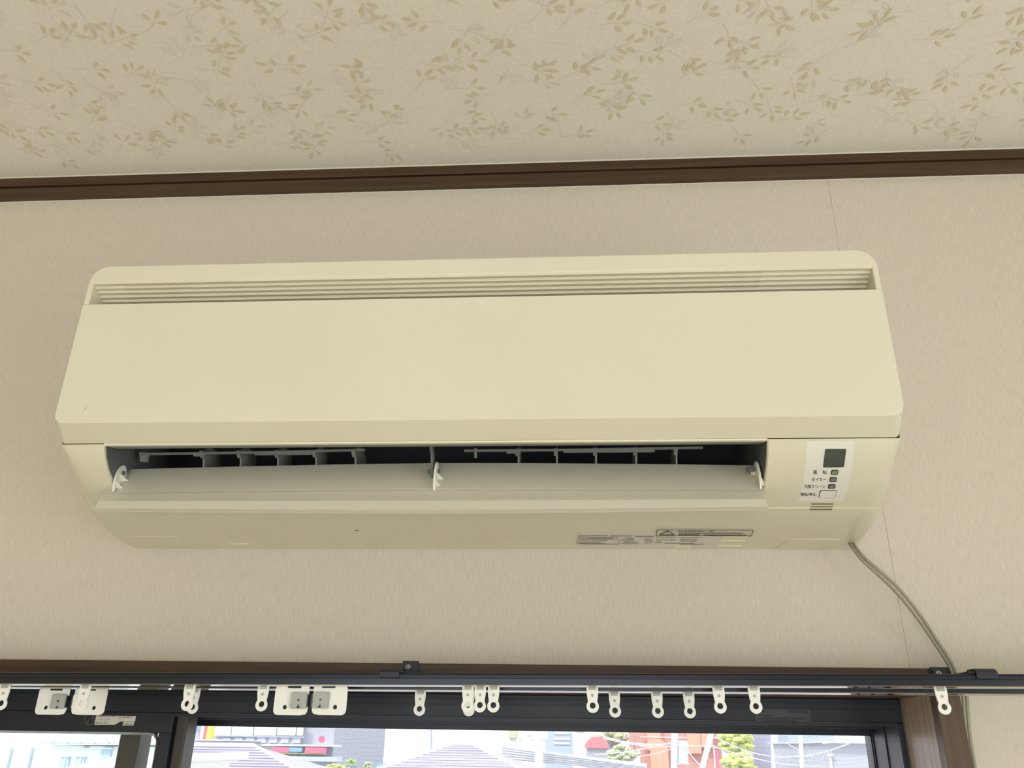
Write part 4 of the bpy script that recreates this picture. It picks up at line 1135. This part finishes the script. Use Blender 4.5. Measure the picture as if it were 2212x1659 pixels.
Y = 55; o = root_at('beige_building', 1690, Y, 'beige building with pale pillars behind the yellow green trees', 'building')
build('wall', wall_box(MB(), 1622, 1700, 1570, Y, 8), E_beige, o)
for u in (1630, 1655, 1680): build('window', wall_box(MB(), u, u + 14, 1600, Y - .1, .12, 1626), E_blue, o)
build('cornice', wall_box(MB(), 1620, 1702, 1630, Y - .5, .5, 1634), E_white, o)
Y = 44; o = root_at('slate_building', 1745, Y, 'plain slate blue building behind the white utility pole', 'building')
build('wall', wall_box(MB(), 1698, 1795, 1540, Y, 9), E_slate, o); build('cornice', wall_box(MB(), 1697, 1796, 1537, Y - .3, 9.6, 1541), E_white, o)
Y = 26; o = root_at('grey_house', 1835, Y, 'pale grey house wall at the right end of the screen', 'house')
build('wall', wall_box(MB(), 1790, 1925, 1606, Y, 7), E_grey, o); build('roof_edge', wall_box(MB(), 1786, 1930, 1603, Y - .3, 7.6, 1606), E_white, o)
build('downpipe', wall_box(MB(), 1792, 1795, 1628, Y - .1, .1), E_conc, o); build('pipe_band', wall_box(MB(), 1788, 1799, 1630, Y - .15, .1, 1634), E_conc, o)

def wire(uv, r, label):
    mb = MB(); n = 14; pts = []
    (u0, v0, Y0), (u1, v1, Y1), sag = uv
    a, b = np.array(at(u0, v0, Y0)), np.array(at(u1, v1, Y1))
    for k in range(n + 1):
        t = k / n; p = a * (1 - t) + b * t; p[2] -= sag * 4 * t * (1 - t); pts.append(tuple(p))
    mb.tube(pts, r, 5); o = build('power_line', mb, E_wire, None, loc=tuple(np.array(pts[n // 2]) + np.array((0, 0, Z0)))); tag(o, label, 'power line', 'power lines over the street')
wire(((1290, 1586, 24), (1458, 1606, 20), .10), .012, 'power line falling from the olive tree to the transformer pole, upper one')
wire(((1310, 1596, 24), (1458, 1612, 20), .06), .012, 'power line below it, ending on the transformer pole')
wire(((1285, 1630, 24), (1456, 1602, 20), .05), .012, 'power line rising from the carport roof to the transformer pole')
wire(((1376, 1634, 24), (1456, 1616, 20), .03), .010, 'short power line rising across the red building')
wire(((1484, 1618, 20), (1516, 1655, 18), .04), .011, 'drooping wire between the transformer and the leaning pole')
wire(((1460, 1609, 20), (1544, 1611, 18), .01), .010, 'level wire between the transformer pole and the leaning pole')
wire(((1545, 1592, 18), (1730, 1632, 22), .16), .012, 'long wire from the leaning pole to the white utility pole')
wire(((1545, 1614, 18), (1786, 1654, 25.5), .12), .011, 'long low wire from the leaning pole towards the grey house')
wire(((1700, 1634, 22), (1868, 1590, 16), .10), .013, 'wire swinging up to the right corner of the screen')
wire(((1697, 1604, 24), (1731, 1624, 22), .0), .010, 'short wire crossing the slate blue building')
for k, v in enumerate((1586, 1593, 1600)):
    wire(((1765 + k * 6, v + 12 - k * 3, 20), (1872, v, 16), .0), .010, ('topmost', 'middle', 'lowest')[k] + ' of the three close wires at the right corner of the screen')
